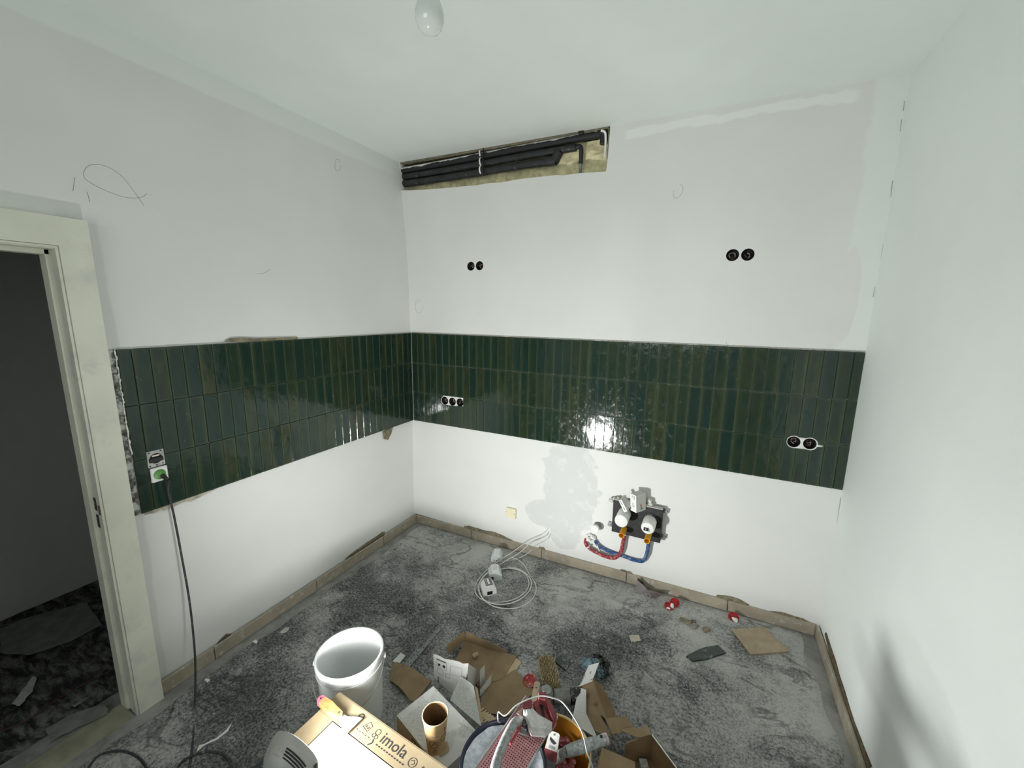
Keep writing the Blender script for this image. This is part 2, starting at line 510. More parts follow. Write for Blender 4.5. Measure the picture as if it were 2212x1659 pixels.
for x, z in SOCK_UP + SOCK_T:
    cuts.append(MB().cyl((x, -0.05, z), (x, 0.062, z), 0.0315, n=20))
wall_back = struct(obj('wall_back', cut(mb.mesh('wall_back'), cuts), M_WBACK))

# left wall (slightly out of plumb) with the doorway
prof = [(x, z) for z, x in WLX] + [(-0.115, 3.05), (-0.115, -0.1)]
MYZ = mat4((0, 0, 0), Vector((1, 0, 0)), Vector((0, 0, 1)), Vector((0, -1, 0)))
mb = MB().prism(prof, -0.15, 4.5, MYZ)
DY0, DY1, DZ = -1.922, -2.83, 2.02
cuts = [MB().box((-0.1, (DY0 + DY1) / 2, DZ / 2 - 0.1), (0.5, DY0 - DY1, DZ + 0.2))]
for z in (1.137, 1.064):
    cuts.append(MB().cyl((0.05, -1.728, z), (-0.065, -1.728, z), 0.0315, n=20))
wall_left = struct(obj('wall_left', cut(mb.mesh('wall_left'), cuts), M_WLEFT))
struct(MB().box((W + 0.1, -2.2, 1.45), (0.2, 4.8, 3.1)).build('wall_right', M_WRIGHT))
mb = MB().box((1.4, -4.5, 1.45), (3.4, 0.2, 3.1))
struct(obj('wall_rear', cut(mb.mesh('wall_rear'), [MB().box((1.55, -4.5, 1.96), (1.5, 0.6, 1.08))]), M_WRIGHT))
wf = MB()
for sx in (-1, 1): wf.box((1.55 + sx * 0.72, -4.47, 1.96), (0.06, 0.06, 1.08))
for sz in (-1, 1): wf.box((1.55, -4.47, 1.96 + sz * 0.51), (1.38, 0.06, 0.06))
wf.box((1.55, -4.47, 1.96), (0.06, 0.06, 0.96))
window_1 = struct(wf.build('window_1', M_WHITEP))  # unseen window added for the fill, high to clear the tile reflections
# the hall beyond the doorway
struct(MB().box((-1.52, -2.2, 1.45), (0.2, 4.9, 3.1)).build('wall_hall_far', M_HALL))
struct(MB().box((-0.8, 0.05, 1.45), (1.26, 0.2, 3.1)).build('wall_hall_end', M_HALL))
struct(MB().box((-0.8, -4.45, 1.45), (1.26, 0.2, 3.1)).build('wall_hall_near', M_HALL))
struct(MB().box((-0.8, -2.2, 2.75), (1.26, 4.3, 0.1)).build('ceiling_hall', M_HALL))

# door frame: flat architrave, bead, rebated jamb
door = struct(MB().box((-0.055, DY0 - 0.006, DZ / 2), (0.12, 0.012, DZ)).box((-0.055, DY1 + 0.006, DZ / 2), (0.12, 0.012, DZ)).box((-0.055, (DY0 + DY1) / 2, DZ - 0.006), (0.12, DY0 - DY1 - 0.024, 0.012)).build('door_1', M_FRAME))
def arch(name, poly, x0, x1):
    M = mat4((0, 0, 0), Vector((0, 1, 0)), Vector((0, 0, 1)), Vector((1, 0, 0)))
    return MB().prism(poly, x0, x1, M).build(name, M_FRAME, door)
yo, yi, zo, zi = -1.838, -1.926, 2.122, 2.020
YM = 2 * -2.376
arch('architrave', [(yo, -0.01), (yo, zo), (yi, zi), (yi, -0.01)], -0.035, 0.022)
arch('architrave', [(yo, zo), (YM - yo, zo), (YM - yi, zi), (yi, zi)], -0.035, 0.022)
arch('architrave', [(YM - yo, zo), (YM - yo, -0.01), (YM - yi, -0.01), (YM - yi, zi)], -0.035, 0.022)
arch('bead', [(yi - 0.001, -0.01), (yi - 0.001, zi - 0.001), (yi - 0.009, zi - 0.009), (yi - 0.009, -0.01)], -0.03, 0.014)
arch('bead', [(yi - 0.009, zi - 0.009), (yi - 0.001, zi - 0.001), (-2.815, zi - 0.001), (-2.815, zi - 0.009)], -0.03, 0.014)
arch('stop', [(-1.934, -0.01), (-1.934, 2.009), (-1.9445, 2.009), (-1.9445, -0.01)], -0.110, -0.055)
arch('stop', [(-1.934, 2.009), (-2.815, 2.009), (-2.815, 1.992), (-1.934, 1.992)], -0.110, -0.055)
for zz in (1.005, 0.93):
    MB().box((-0.030, -1.9352, zz), (0.020, 0.003, 0.055)).build('strike_plate', M_BLACKD, door)
MB().box((0.002, -1.9362, 0.985), (0.010, 0.003, 0.04)).build('strike_plate', M_COPPER, door)
sill = MB()
sill.panel([(-0.11, DY0 - 0.022, fz(0, -2) + 0.008), (0.012, DY0 - 0.022, fz(0, -2) + 0.008), (0.012, DY1 + 0.022, fz(0, -2) + 0.008), (-0.11, DY1 + 0.022, fz(0, -2) + 0.008)][::-1], 0.012)
trim_1 = struct(sill.build('trim_1', plain('threshold_board', (0.30, 0.285, 0.215), 0.6, vary=0.2, scale=9)))

# skirting of 60 cm stoneware strips, with the chipped mortar above them
def skirting(name, axis, joints, face, z_of, lo_thick=0.012):
    base = MB()
    a0, a1 = joints[0], joints[-1]
    o = None
    m = (a0 + a1) / 2
    if axis == 'x': base.box((m, face + 0.010, z_of(m) + 0.030), (abs(a1 - a0), 0.008, 0.05))
    else: base.box((face - 0.010 * (1 if face < 1 else -1), m, z_of(m) + 0.030), (0.008, abs(a1 - a0), 0.05))
    o = struct(base.build(name, M_MORTAR))
    for i in range(len(joints) - 1):
        p, q = joints[i], joints[i + 1]
        mm = (p + q) / 2; L = abs(q - p) - 0.0045
        zz = z_of(mm) + 0.037 + random.uniform(-0.001, 0.001)
        t = MB()
        sl = math.atan(0.0152) if axis == 'x' else -math.atan(0.0065)
        if axis == 'x': t.box((mm, face, zz), (L, lo_thick, 0.070), Matrix.Rotation(-sl, 3, 'Y'), bevel=0.0012)
        else: t.box((face, mm, zz), (lo_thick, L, 0.070), Matrix.Rotation(sl, 3, 'X'), bevel=0.0012)
        t.build('skirting_tile', M_SKIRT, o)
    return o
sk_back = skirting('baseboard_back', 'x', [-0.018, 0.566, 1.176, 1.796, 2.401, 2.838], 0.002, lambda x: fz(x, 0))
sk_left = skirting('baseboard_left', 'y', [-0.004, -0.395, -0.998, -1.606, -1.834], -0.004, lambda y: fz(0, y))
sk_right = skirting('baseboard_right', 'y', [-0.004, -0.36, -0.965, -1.57, -2.18, -2.79], 2.846, lambda y: fz(2.85, y))
def patch(parent, px, fn, amp=0.003, mat=None, name='mortar_patch', t=0.003, axis='y', seed=1):
    P = [fn(*q) for q in px]
    if axis == 'y':
        o2 = wob([(p.x, p.z) for p in P], amp, seed)
        M = mat4((0, P[0].y, 0), Vector((1, 0, 0)), Vector((0, 0, 1)), Vector((0, -1, 0)))
    else:
        o2 = wob([(p.y, p.z) for p in P], amp, seed)
        M = mat4((sum(p.x for p in P) / len(P), 0, 0), Vector((0, 1, 0)), Vector((0, 0, 1)), Vector((1, 0, 0)))
    sg = -1 if (axis == 'x' and P[0].x > 1) else 1
    lo, hi = (0, t) if sg > 0 else (-t, 0)
    return MB().prism(o2, lo - 0.001, hi, M).build(name, mat or M_MORTAR, parent)
patch(sk_back, [(1003, 1142), (1004, 1136), (1013, 1135), (1040, 1144), (1070, 1149), (1088, 1158), (1116, 1172), (1090, 1166), (1050, 1156)], bk, seed=3)
patch(sk_back, [(1163, 1186), (1165, 1180), (1176, 1182), (1178, 1189)], bk, 0.002, seed=4)
patch(sk_back, [(1339, 1234), (1341, 1229), (1362, 1234), (1372, 1244)], bk, 0.002, seed=5)
patch(sk_back, [(1546, 1291), (1549, 1285), (1575, 1287), (1596, 1293), (1620, 1307), (1590, 1305)], bk, 0.002, seed=6)
patch(sk_back, [(1640, 1317), (1690, 1322), (1735, 1336), (1758, 1348), (1720, 1339)], bk, 0.002, seed=7)
patch(sk_left, [(744, 1209), (756, 1197), (792, 1172), (826, 1149), (832, 1148), (829, 1157), (795, 1180), (765, 1199)], lf, axis='x', seed=8)
patch(sk_left, [(464, 1398), (472, 1384), (488, 1369), (500, 1368), (492, 1378)], lf, axis='x', amp=0.002, seed=9)
patch(sk_right, [(1783, 1370), (1786, 1367), (1815, 1460), (1846, 1560), (1884, 1659), (1868, 1659), (1830, 1540), (1800, 1440)], lambda a, b: rt(a, b, 2.857), amp=0.004, axis='x', seed=10, mat=plain('raw_brown_mortar', (0.10, 0.075, 0.04), 0.9, vary=0.4, scale=40, bump=0.6))

# ------------------------------------------------------------------ green tile band on two walls
PIT, TW, TH = 0.0612, 0.0597, 0.2405
ROWH = 3.9555 * PIT
def tile_shape(w, h, t=0.009):
    return MB().box((0, t / 2, 0), (w, t, h), bevel=0.0021)
TFULL = tile_shape(TW, TH).mesh('tile'); TFULL.materials.append(M_TILE)
for p in TFULL.polygons: p.use_smooth = False
def place_tile(parent, origin, xdir, u, row, w=None, top_cut=0.0, cutter=None, mesh=None):
    h = TH - top_cut
    if mesh is None:
        if (w is None or abs(w - TW) < 1e-4) and top_cut == 0 and cutter is None: me = TFULL
        else:
            me = tile_shape(w or TW, h).mesh('tile')
    else: me = mesh
    o = bpy.data.objects.new('tile', me); COL.objects.link(o)
    if len(me.materials) == 0: me.materials.append(M_TILE)
    zc = 1.632 - row * ROWH - ROWH / 2 - top_cut / 2
    n = Vector((0, 0, 1)).cross(xdir)            # local +y, into the wall
    R = Matrix((xdir, n, Vector((0, 0, 1)))).transposed()
    tilt = Euler((random.uniform(-1, 1) * 0.006, random.uniform(-1, 1) * 0.0012, random.uniform(-1, 1) * 0.007)).to_matrix()
    M = Matrix.Translation(Vector(origin) + xdir * u + Vector((0, 0, zc)) + n * random.uniform(-0.0004, 0.0006)) @ (R @ tilt).to_4x4()
    if cutter is not None:
        loc = cut(me, [MB().add([M.inverted() @ v for v in c.v], c.f) for c in cutter])
        loc.materials.clear(); loc.materials.append(M_TILE)
        o.data = loc
    o.parent = parent
    o.matrix_basis = M
    return o
bed = MB().box((W / 2 + 0.002, 0.0125, 1.632 - 1.5 * ROWH), (W - 0.004, 0.007, 3 * ROWH - 0.004))
tb_cut = []
for x, z in SOCK_T: tb_cut.append(MB().cyl((x, -0.05, z), (x, 0.05, z), 0.0315, n=20))
band_b = obj('tile_splashback', cut(bed.mesh('tile_splashback'), tb_cut), M_BED)
tag(band_b, 'long band of glossy dark green upright tiles on the back wall', 'tile band')
hole_r = [MB().cyl((2.619, -0.05, 1.133), (2.619, 0.05, 1.133), 0.0355, n=24), MB().cyl((2.690, -0.05, 1.133), (2.690, 0.05, 1.133), 0.0355, n=24), MB().box((2.654, 0, 1.131), (0.071, 0.1, 0.063)), MB().box((2.732, 0, 1.128), (0.03, 0.1, 0.012))]
for row in range(3):
    for k in range(47):
        u0, u1 = k * PIT + 0.0006, (k + 1) * PIT + 0.0006
        if k == 46: u1 = W - 0.0006
        w = u1 - u0 - (PIT - TW); uc = (u0 + u1) / 2
        cutter = None; tc = 0.0
        if row == 2 and k in (5, 6, 7):
            tc = 0.072 if k < 7 else 0.066
        if row == 2 and k == 4: cutter = [MB().cyl((0.317, -0.05, 1.108), (0.317, 0.05, 1.108), 0.036, n=24)]
        if row in (1, 2) and k in (41, 42, 43, 44): cutter = hole_r
        place_tile(band_b, (0, 0, 0), Vector((1, 0, 0)), uc, row, w, tc, cutter)
# left wall: runs from the corner towards the door, xdir = +y seen from inside -> origin on the plane x = 0
bed = MB().box((-0.0125, -0.9085, 1.632 - 1.5 * ROWH), (0.007, 1.803, 3 * ROWH - 0.004))
cl = [MB().box((0, -1.728, 1.10), (0.1, 0.05, 0.13))]
band_l = obj('tile_splashback', cut(bed.mesh('tile_splashback'), cl), M_BED)
tag(band_l, 'shorter band of dark green upright tiles on the left wall by the doorway', 'tile band')
oL = -0.2711
hole_l = [MB().box((0, -1.7295, 1.104), (0.1, 0.064, 0.150))]
for row in range(3):
    for k in range(30):
        y0, y1 = -(k + oL) * PIT, -(k + 1 + oL) * PIT
        if k == 0: y0 = -0.0002
        if k == 29: y1 = -1.806
        if y0 - y1 < 0.006: continue
        w = (y0 - y1) - (PIT - TW); yc = (y0 + y1) / 2
        cutter = hole_l if (row in (1, 2) and k in (27, 28)) else None
        place_tile(band_l, (0, 0, 0), Vector((0, 1, 0)), yc, row, w, 0.0, cutter)
# adhesive left showing round the bands
patch(band_l, [(484, 738), (497, 731), (520, 729), (560, 731), (642, 728), (642, 733), (560, 737)], lambda a, b: lf(a, b, -0.006), 0.001, M_MORTAR, axis='x', seed=21)
patch(band_l, [(312, 1112), (340, 1106), (345, 1099), (352, 1104), (400, 1083), (412, 1084), (470, 1054), (505, 1040), (500, 1036), (400, 1076), (308, 1108)], lambda a, b: lf(a, b, -0.012), 0.0015, plain('old_plaster', (0.42, 0.38, 0.30), 0.9, vary=0.3, scale=30), axis='x', seed=22)
patch(band_l, [(826, 934), (829, 948), (838, 950), (845, 936), (848, 923), (836, 928)], lambda a, b: lf(a, b, -0.012), 0.002, M_MORTAR, axis='x', seed=23)
M_EDGE = plain('ragged_edge_plaster', (0.10, 0.095, 0.085), 0.9, vary=0.7, scale=45, bump=0.6, dust=0.42, dustcol=(0.6, 0.6, 0.58), dscale=28)
MB().box((-0.011, -1.8215, 1.632 - 1.5 * ROWH), (0.010, 0.029, 3 * ROWH), bevel=0.003).build('plaster_edge', M_EDGE, band_l)
mbs = MB(); pts = []
rr = random.Random(4)
for i in range(40):
    pts.append((-0.001 + rr.uniform(-0.002, 0.002), -1.8095 + rr.uniform(-0.0018, 0.0018), 1.632 - 0.45 * i / 39))
mbs.tube(pts, 0.004, 6, sub=2, rf=lambda t, i: 0.0040 * (0.25 + 0.75 * rr.random()))
mbs.build('plaster_smear', M_PLASTER, band_l)
# narrow plaster line above the back band
lp = MB(); lp.box((W / 2, 0.004, 1.6345), (W - 0.01, 0.006, 0.004)); lp.build('plaster_line', M_BED, band_b)
# white plaster showing in the cut-outs
pm = cut(MB().box((0.388, 0.0065, 1.114), (0.216, 0.003, 0.082)).mesh('p'), [MB().cyl((x, -0.05, z), (x, 0.05, z), 0.0325, n=24) for x, z in SOCK_T[:3]])
pm.materials.clear(); obj('plaster_filling', pm, M_PLASTER, band_b)
pm = cut(MB().box((2.656, 0.0065, 1.131), (0.165, 0.003, 0.078)).mesh('p'), [MB().cyl((x, -0.05, z), (x, 0.05, z), 0.030, n=24) for x, z in SOCK_T[3:]])
pm.materials.clear(); obj('plaster_filling', pm, M_PLASTER, band_b)

# ------------------------------------------------------------------ flush socket boxes with wire ends
def socket_box(x, z, label, group, y0=0.008, seed=0):
    t = thing('socket_box', label, 'socket box', (x, y0 + 0.05, z), group=group)
    b = MB().lathe([(0.0, 0.046), (0.0295, 0.046), (0.0305, 0.0), (0.0312, -0.001), (0.0312, 0.048), (0.0, 0.048)], 20, mat4((x, y0 + 0.001, z), Vector((1, 0, 0)), Vector((0, 0, 1)), Vector((0, 1, 0))))
    b.build('cup', M_CAVE, t)
    rr = random.Random(seed + 11)
    for q, m in ((0, M_COPPER), (1, M_WIREG)):
        pts = []
        a = rr.uniform(0, 6)
        for i in range(7):
            a += rr.uniform(0.5, 1.4)
            r = rr.uniform(0.006, 0.019)
            pts.append((x + r * math.cos(a), y0 + 0.040 - 0.005 * i, z + r * math.sin(a)))
        MB().tube(pts, 0.0019, 6).build('wire', m, t)
    return t
NM = ['left hole of the socket pair high on the back wall, nearer left corner', 'right hole of the socket pair high on the back wall, nearer left corner',
      'left hole of the socket pair high on the back wall, nearer right wall', 'right hole of the socket pair high on the back wall, nearer right wall']
for i, (x, z) in enumerate(SOCK_UP): socket_box(x, z, NM[i], 'socket boxes high on the back wall', 0.008, i)
NM = ['left one of three round socket holes in the green back wall tiles', 'middle one of three round socket holes in the green back wall tiles', 'right one of three round socket holes in the green back wall tiles',
      'left one of two socket holes in the green tiles beside the right wall', 'right one of two socket holes in the green tiles beside the right wall']
for i, (x, z) in enumerate(SOCK_T): socket_box(x, z, NM[i], 'socket boxes in the tiled band', 0.005, 20 + i)

# the double socket on the left wall: bare insert above, covered socket with plug below
t = thing('wall_socket', 'double socket on left green tiles, bare insert above, white cover below', 'socket', (-0.01, -1.729, 1.104))
MX = mat4((0, 0, 0), Vector((0, 1, 0)), Vector((0, 0, 1)), Vector((1, 0, 0)))
me = cut(MB().box((-0.002, -1.729, 1.140), (0.003, 0.062, 0.073)).mesh('p'), [MB().cyl((0.05, -1.729, 1.140), (-0.05, -1.729, 1.140), 0.023, n=20)])
me.materials.clear(); obj('mounting_plate', me, plain('socket_steel', (0.42, 0.43, 0.42), 0.45, 0.6, vary=0.2, dust=0.3), t)
MB().cyl((-0.03, -1.729, 1.140), (-0.004, -1.729, 1.140), 0.022, n=20).build('insert', M_BLACK, t)
MB().box((-0.001, -1.729, 1.134), (0.010, 0.052, 0.020), bevel=0.002).build('insert', M_BLACK, t)
MB().box((-0.002, -1.729, 1.153), (0.008, 0.026, 0.006)).build('contact', M_CREAMP, t)
for dy, dz in ((-0.024, -0.03), (0.0, -0.031), (0.022, -0.029), (-0.022, 0.03), (0.02, 0.031)):
    MB().cyl((-0.002, -1.729 + dy, 1.140 + dz), (0.0005, -1.729 + dy, 1.140 + dz), 0.003, n=8).build('screw', M_BLACK, t)
c = MB().box((0.004, -1.727, 1.066), (0.010, 0.062, 0.066), bevel=0.003).build('cover', M_WHITEP, t)
M_GREEN = plain('green_plug_plastic', (0.10, 0.28, 0.06), 0.35, vary=0.3, scale=60)
MB().lathe([(0.0, 0.004), (0.016, 0.004), (0.0225, 0.0015), (0.023, 0.0)], 28, mat4((0.009, -1.727, 1.066), Vector((0, 1, 0)), Vector((0, 0, 1)), Vector((1, 0, 0)))).build('inset', M_GREEN, c)
# cable plugged into it, down the wall to loops on the floor
M_CABLE = plain('dusty_black_cable', (0.030, 0.032, 0.034), 0.55, vary=0.3, scale=60, dust=0.15, dustcol=(0.28, 0.28, 0.27), dscale=90)
cable = thing('extension_cable', 'black dusty power cable plugged into the left socket, trailing to the floor', 'cable', (0.1, -1.7, 0.0))
pts = [Vector((0.020, -1.716, 1.052)), Vector((0.045, -1.712, 1.032)), lf(363, 1060, 0.050), lf(376, 1115, 0.045), lf(392, 1200, 0.045), lf(408, 1290, 0.060), lf(418, 1375, 0.09), lf(422, 1440, 0.13), lf(421, 1520, 0.19), fl(416, 1610, 0.006), fl(400, 1690, 0.006), fl(370, 1720, 0.006), fl(330, 1680, 0.006), fl(303, 1640, 0.006), fl(270, 1624, 0.006), fl(235, 1625, 0.006), fl(205, 1640, 0.006), fl(190, 1680, 0.006), fl(250, 1740, 0.006), fl(330, 1735, 0.014), fl(385, 1655, 0.014), fl(412, 1634, 0.014), fl(450, 1624, 0.006), fl(484, 1632, 0.006), fl(498, 1660, 0.006), fl(470, 1720, 0.006)]
MB().tube(pts, 0.0046, 8, sub=6).build('cord', M_CABLE, cable)
MB().cyl((0.010, -1.719, 1.057), (0.040, -1.713, 1.038), 0.010, 0.007, 14).build('plug', M_BLACKD, cable)

# blank cover plate low on the back wall
t = thing('cover_plate', 'square cream blank cover plate low on the back wall', 'cover plate', (0.917, 0.0, 0.27))
MB().box((0.921, -0.004, 0.303), (0.082, 0.022, 0.080), bevel=0.003).build('plate', M_CREAMP, t)
for dx in (-0.032, 0.032):
    MB().cyl((0.921 + dx, -0.0145, 0.310 - 0.1 * dx), (0.921 + dx, -0.0165, 0.310 - 0.1 * dx), 0.0035, n=10).build('screw', M_STEEL, t)

# pencil marks and hairline cracks on the walls
def wline(parent, px, fn, name='pencil_mark', r=0.0008, mat=None, sub=4):
    P = [fn(*q) for q in px]
    MB().tube(P, r, 5, sub=sub).build(name, mat or M_PENCIL, parent)
z7 = lambda l: [(x / 2.458, y / 2.458 + 30) for x, y in l]
z6 = lambda l: [(x / 2.4254 + 1300, y / 2.4254 + 120) for x, y in l]
wline(wall_left, z7([(780, 955), (762, 968), (740, 975), (700, 978), (640, 968), (560, 938), (500, 908), (455, 878), (443, 850), (455, 820), (480, 803), (530, 800), (590, 822), (650, 865), (690, 915), (735, 975), (765, 1020)]), lf)
wline(wall_left, z7([(397, 868), (392, 905), (387, 940)]), lf, r=0.0009)
wline(wall_left, z7([(460, 945), (470, 970), (475, 1000)]), lf, r=0.0009)
wline(wall_left, z7([(1793 + 15 * math.cos(a), 803 + 32 * math.sin(a)) for a in [i * 0.6 for i in range(11)]]), lf, r=0.0009)
wline(wall_left, [(555, 592), (570, 590), (583, 582)], lf, r=0.0009)
wline(wall_back, z6([(410, 676), (424, 684), (424, 706), (414, 730), (396, 745), (378, 742), (373, 722), (378, 706)]), bk, r=0.0009)
wline(wall_back, [(905 + 8 * math.cos(a), 662 + 14 * math.sin(a)) for a in [i * 0.6 for i in range(10)]], bk, r=0.0008)
wline(wall_back, [(1568, 738), (1571, 746)], bk, r=0.0009, sub=1)
M_CRACK = plain('crack', (0.20, 0.20, 0.19), 0.9)
for px in ([(1345, 262), (1480, 239), (1575, 224)], [(1590, 221), (1700, 203), (1780, 189)], [(1800, 186), (1870, 173), (1912, 166)]):
    wline(wall_back, px, bk, 'crack', 0.0018, M_CRACK)
for px in ([(468, 162), (500, 177), (518, 185)], [(584, 216), (650, 245), (690, 265)], [(715, 276), (790, 312), (846, 341)]):
    wline(wall_left, px, lf, 'crack', 0.0009, M_CRACK)
for px in ([(1954, 218), (1951, 240)], [(1948, 258), (1944, 284)], [(1928, 390), (1924, 425)], [(1908, 528), (1903, 560)], [(1890, 620), (1886, 642)], [(1816, 1075), (1800, 1190)]):
    wline(wall_back, px, lambda a, b: bk(a, b, 0.006), 'crack', 0.0006, M_CRACK, 1)

# ------------------------------------------------------------------ open pipe chase under the ceiling
lin_b = MB().box((0.73, 0.137, 2.78), (1.60, 0.008, 0.30)).box((0.73, 0.072, 2.893), (1.59, 0.12, 0.006), Matrix.Rotation(0.0150, 3, 'Y')).box((1.519, 0.072, 2.78), (0.006, 0.12, 0.28))
lin_b.build('recess_lining', M_MORTAR, wall_back)
M_FOAM = plain('yellow_foam', (0.80, 0.72, 0.45), 0.9, vary=0.18, scale=22, bump=0.6, dust=0.12, dustcol=(0.45, 0.42, 0.36))
fo = MB(); nx, nz = 64, 14
rr = random.Random(12)
vs = []
for j in range(nz + 1):
    for i in range(nx + 1):
        u, v = i / nx, j / nz
        x = -0.055 + 1.56 * u; zb = 2.712 - 0.047 * u; z = zb - 0.012 + (0.20 * v)
        vs.append((x, 0.088 + 0.014 * math.sin(u * 31 + v * 4) * math.sin(v * 7 + u * 9) + rr.uniform(-0.005, 0.005), z))
nb = len(vs)
vs += [(p[0], 0.134, p[2]) for p in vs]
k = nx + 1
fs = [(j * k + i, j * k + i + 1, (j + 1) * k + i + 1, (j + 1) * k + i) for j in range(nz) for i in range(nx)]
edge = [i for i in range(k)] + [j * k + nx for j in range(1, nz + 1)] + [nz * k + i for i in range(nx - 1, -1, -1)] + [j * k for j in range(nz - 1, 0, -1)]
fs += [(edge[(i + 1) % len(edge)], edge[i], edge[i] + nb, edge[(i + 1) % len(edge)] + nb) for i in range(len(edge))]
fo.add(vs, fs, 0, True)
tag(fo.build('foam_filling', M_FOAM), 'crumbly yellow foam filling behind the black pipes under the ceiling', 'foam')
Z5 = lambda x, y: (840 + x / 4.424, 250 + y / 4.424)
M_PIPE = plain('black_pipe_lagging', (0.016, 0.017, 0.018), 0.5, vary=0.4, scale=12, dust=0.10, dustcol=(0.12, 0.12, 0.12))
def smear_mat():
    s = NT('lagging_with_white_paint')
    x, y, z = s.xyz()
    n = s.noise(9.0, 5.0, 0.7, stretch=(0.8, 1, 2.5))
    geo = s.n.new('ShaderNodeNewGeometry'); sp = s.n.new('ShaderNodeSeparateXYZ'); s.link(geo.outputs['Normal'], sp.inputs[0])
    top = s.step(s.m('ADD', sp.outputs[2], s.m('MULTIPLY', s.m('SUBTRACT', n, 0.5), 2.2)), 0.30, 0.42)
    fr = s.step(s.m('MULTIPLY', sp.outputs[1], -1.0), 0.25, 0.45)
    c = s.mix(s.m('MULTIPLY', top, fr), (0.016, 0.017, 0.018), (0.72, 0.73, 0.71))
    return s.out(c, 0.55, 0, None, 0.4)
M_SMEAR = smear_mat()
def pipe(px, Y, r, label, mat, extra=None):
    P = [bk(*Z5(*q), Y) for q in px]
    t = thing('heating_pipe', label, 'pipe', P[0], group='pipes in the chase under the ceiling')
    MB().tube(P, r, 14, smooth_path=len(P) > 2, sub=5).build('lagging', mat, t)
    return t
t = pipe([(118, 528), (600, 440), (1200, 325), (1700, 232), (2005, 178)], 0.040, 0.022, 'topmost black pipe under the ceiling, smeared with white paint', M_SMEAR)
P = [bk(*Z5(2000, 178), 0.040), bk(*Z5(2038, 172), 0.036), bk(*Z5(2055, 205), 0.034), bk(*Z5(2052, 270), 0.034)]
MB().tube(P, 0.024, 14, sub=6).build('elbow', M_PIPE, t)
P = [bk(*Z5(2030, 140), 0.012), bk(*Z5(2066, 160), 0.012), bk(*Z5(2072, 230), 0.014), bk(*Z5(2068, 320), 0.014), bk(*Z5(2062, 400), 0.014)]
MB().tube(P, 0.007, 8, sub=6).build('white_paint_run', M_PLASTER, t)
t = pipe([(118, 590), (600, 512), (1200, 402), (1650, 325), (1790, 302)], 0.046, 0.023, 'middle black pipe under the ceiling, ending in a downward bend', M_PIPE)
P = [bk(*Z5(1780, 303), 0.046), bk(*Z5(1825, 296), 0.046), bk(*Z5(1838, 330), 0.046), bk(*Z5(1836, 400), 0.046), bk(*Z5(1832, 460), 0.046)]
MB().tube(P, 0.014, 12, sub=6).build('bend', M_PIPE, t)
MB().tube([bk(*Z5(1832, 455), 0.046), bk(*Z5(1826, 600), 0.046)], 0.010, 12).build('tail', plain('grey_tube', (0.22, 0.23, 0.22), 0.5), t)
t = pipe([(118, 655), (600, 585), (1200, 487), (1560, 432)], 0.044, 0.024, 'lowest black pipe under the ceiling, ending in an angled coupling', M_PIPE)
MB().cyl(bk(*Z5(1500, 440), 0.040), bk(*Z5(1600, 425), 0.040), 0.029, n=14).cyl(bk(*Z5(1580, 440), 0.040), bk(*Z5(1625, 345), 0.040), 0.030, n=12).build('coupling', M_PIPE, t)
t = thing('pipe_clamp', 'plaster-covered clamp holding the three black pipes under the ceiling', 'pipe clamp', bk(*Z5(890, 450), 0.01))
for yy in (362, 440, 520):
    c = bk(*Z5(884, yy), 0.038)
    MB().lathe([(0.0255, -0.006), (0.029, -0.004), (0.029, 0.004), (0.0255, 0.006), (0.0255, -0.006)], 16, mat4(c, Vector((0, 0, 1)), Vector((0, 1, 0)), Vector((1, 0, 0)))).build('clip', M_PLASTER, t)
MB().box(bk(*Z5(903, 440), 0.012), (0.006, 0.006, 0.17)).build('strap', M_BLACK, t)
tag(MB().box(bk(*Z5(1840, 165), 0.02), (0.034, 0.03, 0.02), bevel=0.003).build('wall_bracket', M_BLACK), 'small black bracket above the topmost pipe near its right end', 'bracket')

# ------------------------------------------------------------------ concealed shower valve in the back wall
Z8 = lambda x, y: (1230 + x / 8.296, 1040 + y / 8.296)
YF = -0.045
c00, c01, c11, c10 = bk(*Z8(775, 345), YF), bk(*Z8(765, 910), YF), bk(*Z8(1620, 1095), YF), bk(*Z8(1680, 500), YF)
vx0, vx1, vz0, vz1 = (c00.x + c01.x) / 2, (c10.x + c11.x) / 2, (c01.z + c11.z) / 2, (c00.z + c10.z) / 2
t = thing('valve_box', 'black concealed mixer valve box with white protective caps in the wall', 'valve box', ((vx0 + vx1) / 2, 0, vz0))
M_VALVE = plain('black_ribbed_plastic', (0.014, 0.014, 0.014), 0.6, vary=0.5, scale=60, dust=0.04, dustcol=(0.12, 0.12, 0.12), dscale=150)
MB().box(((vx0 + vx1) / 2, (YF + 0.01) / 2, (vz0 + vz1) / 2), (vx1 - vx0, 0.01 - YF, vz1 - vz0), bevel=0.004).build('housing', M_VALVE, t)
rail = MB().box(((vx0 + vx1) / 2, YF + 0.018, vz1 + 0.003), (vx1 - vx0, 0.03, 0.006)).build('top_rail', plain('dusty_rail', (0.42, 0.40, 0.36), 0.7, vary=0.4, scale=30, dust=0.5), t)
def ring(c, r, w, name, m, par):
    MB().lathe([(r - w, -0.004), (r - w, 0.004), (r, 0.004), (r, -0.004), (r - w, -0.004)], 28, mat4(c, Vector((1, 0, 0)), Vector((0, 0, 1)), Vector((0, -1, 0)))).build(name, m, par)
M_CAPW = plain('white_cap', (0.78, 0.77, 0.74), 0.55, vary=0.06, scale=30, bump=0.15)
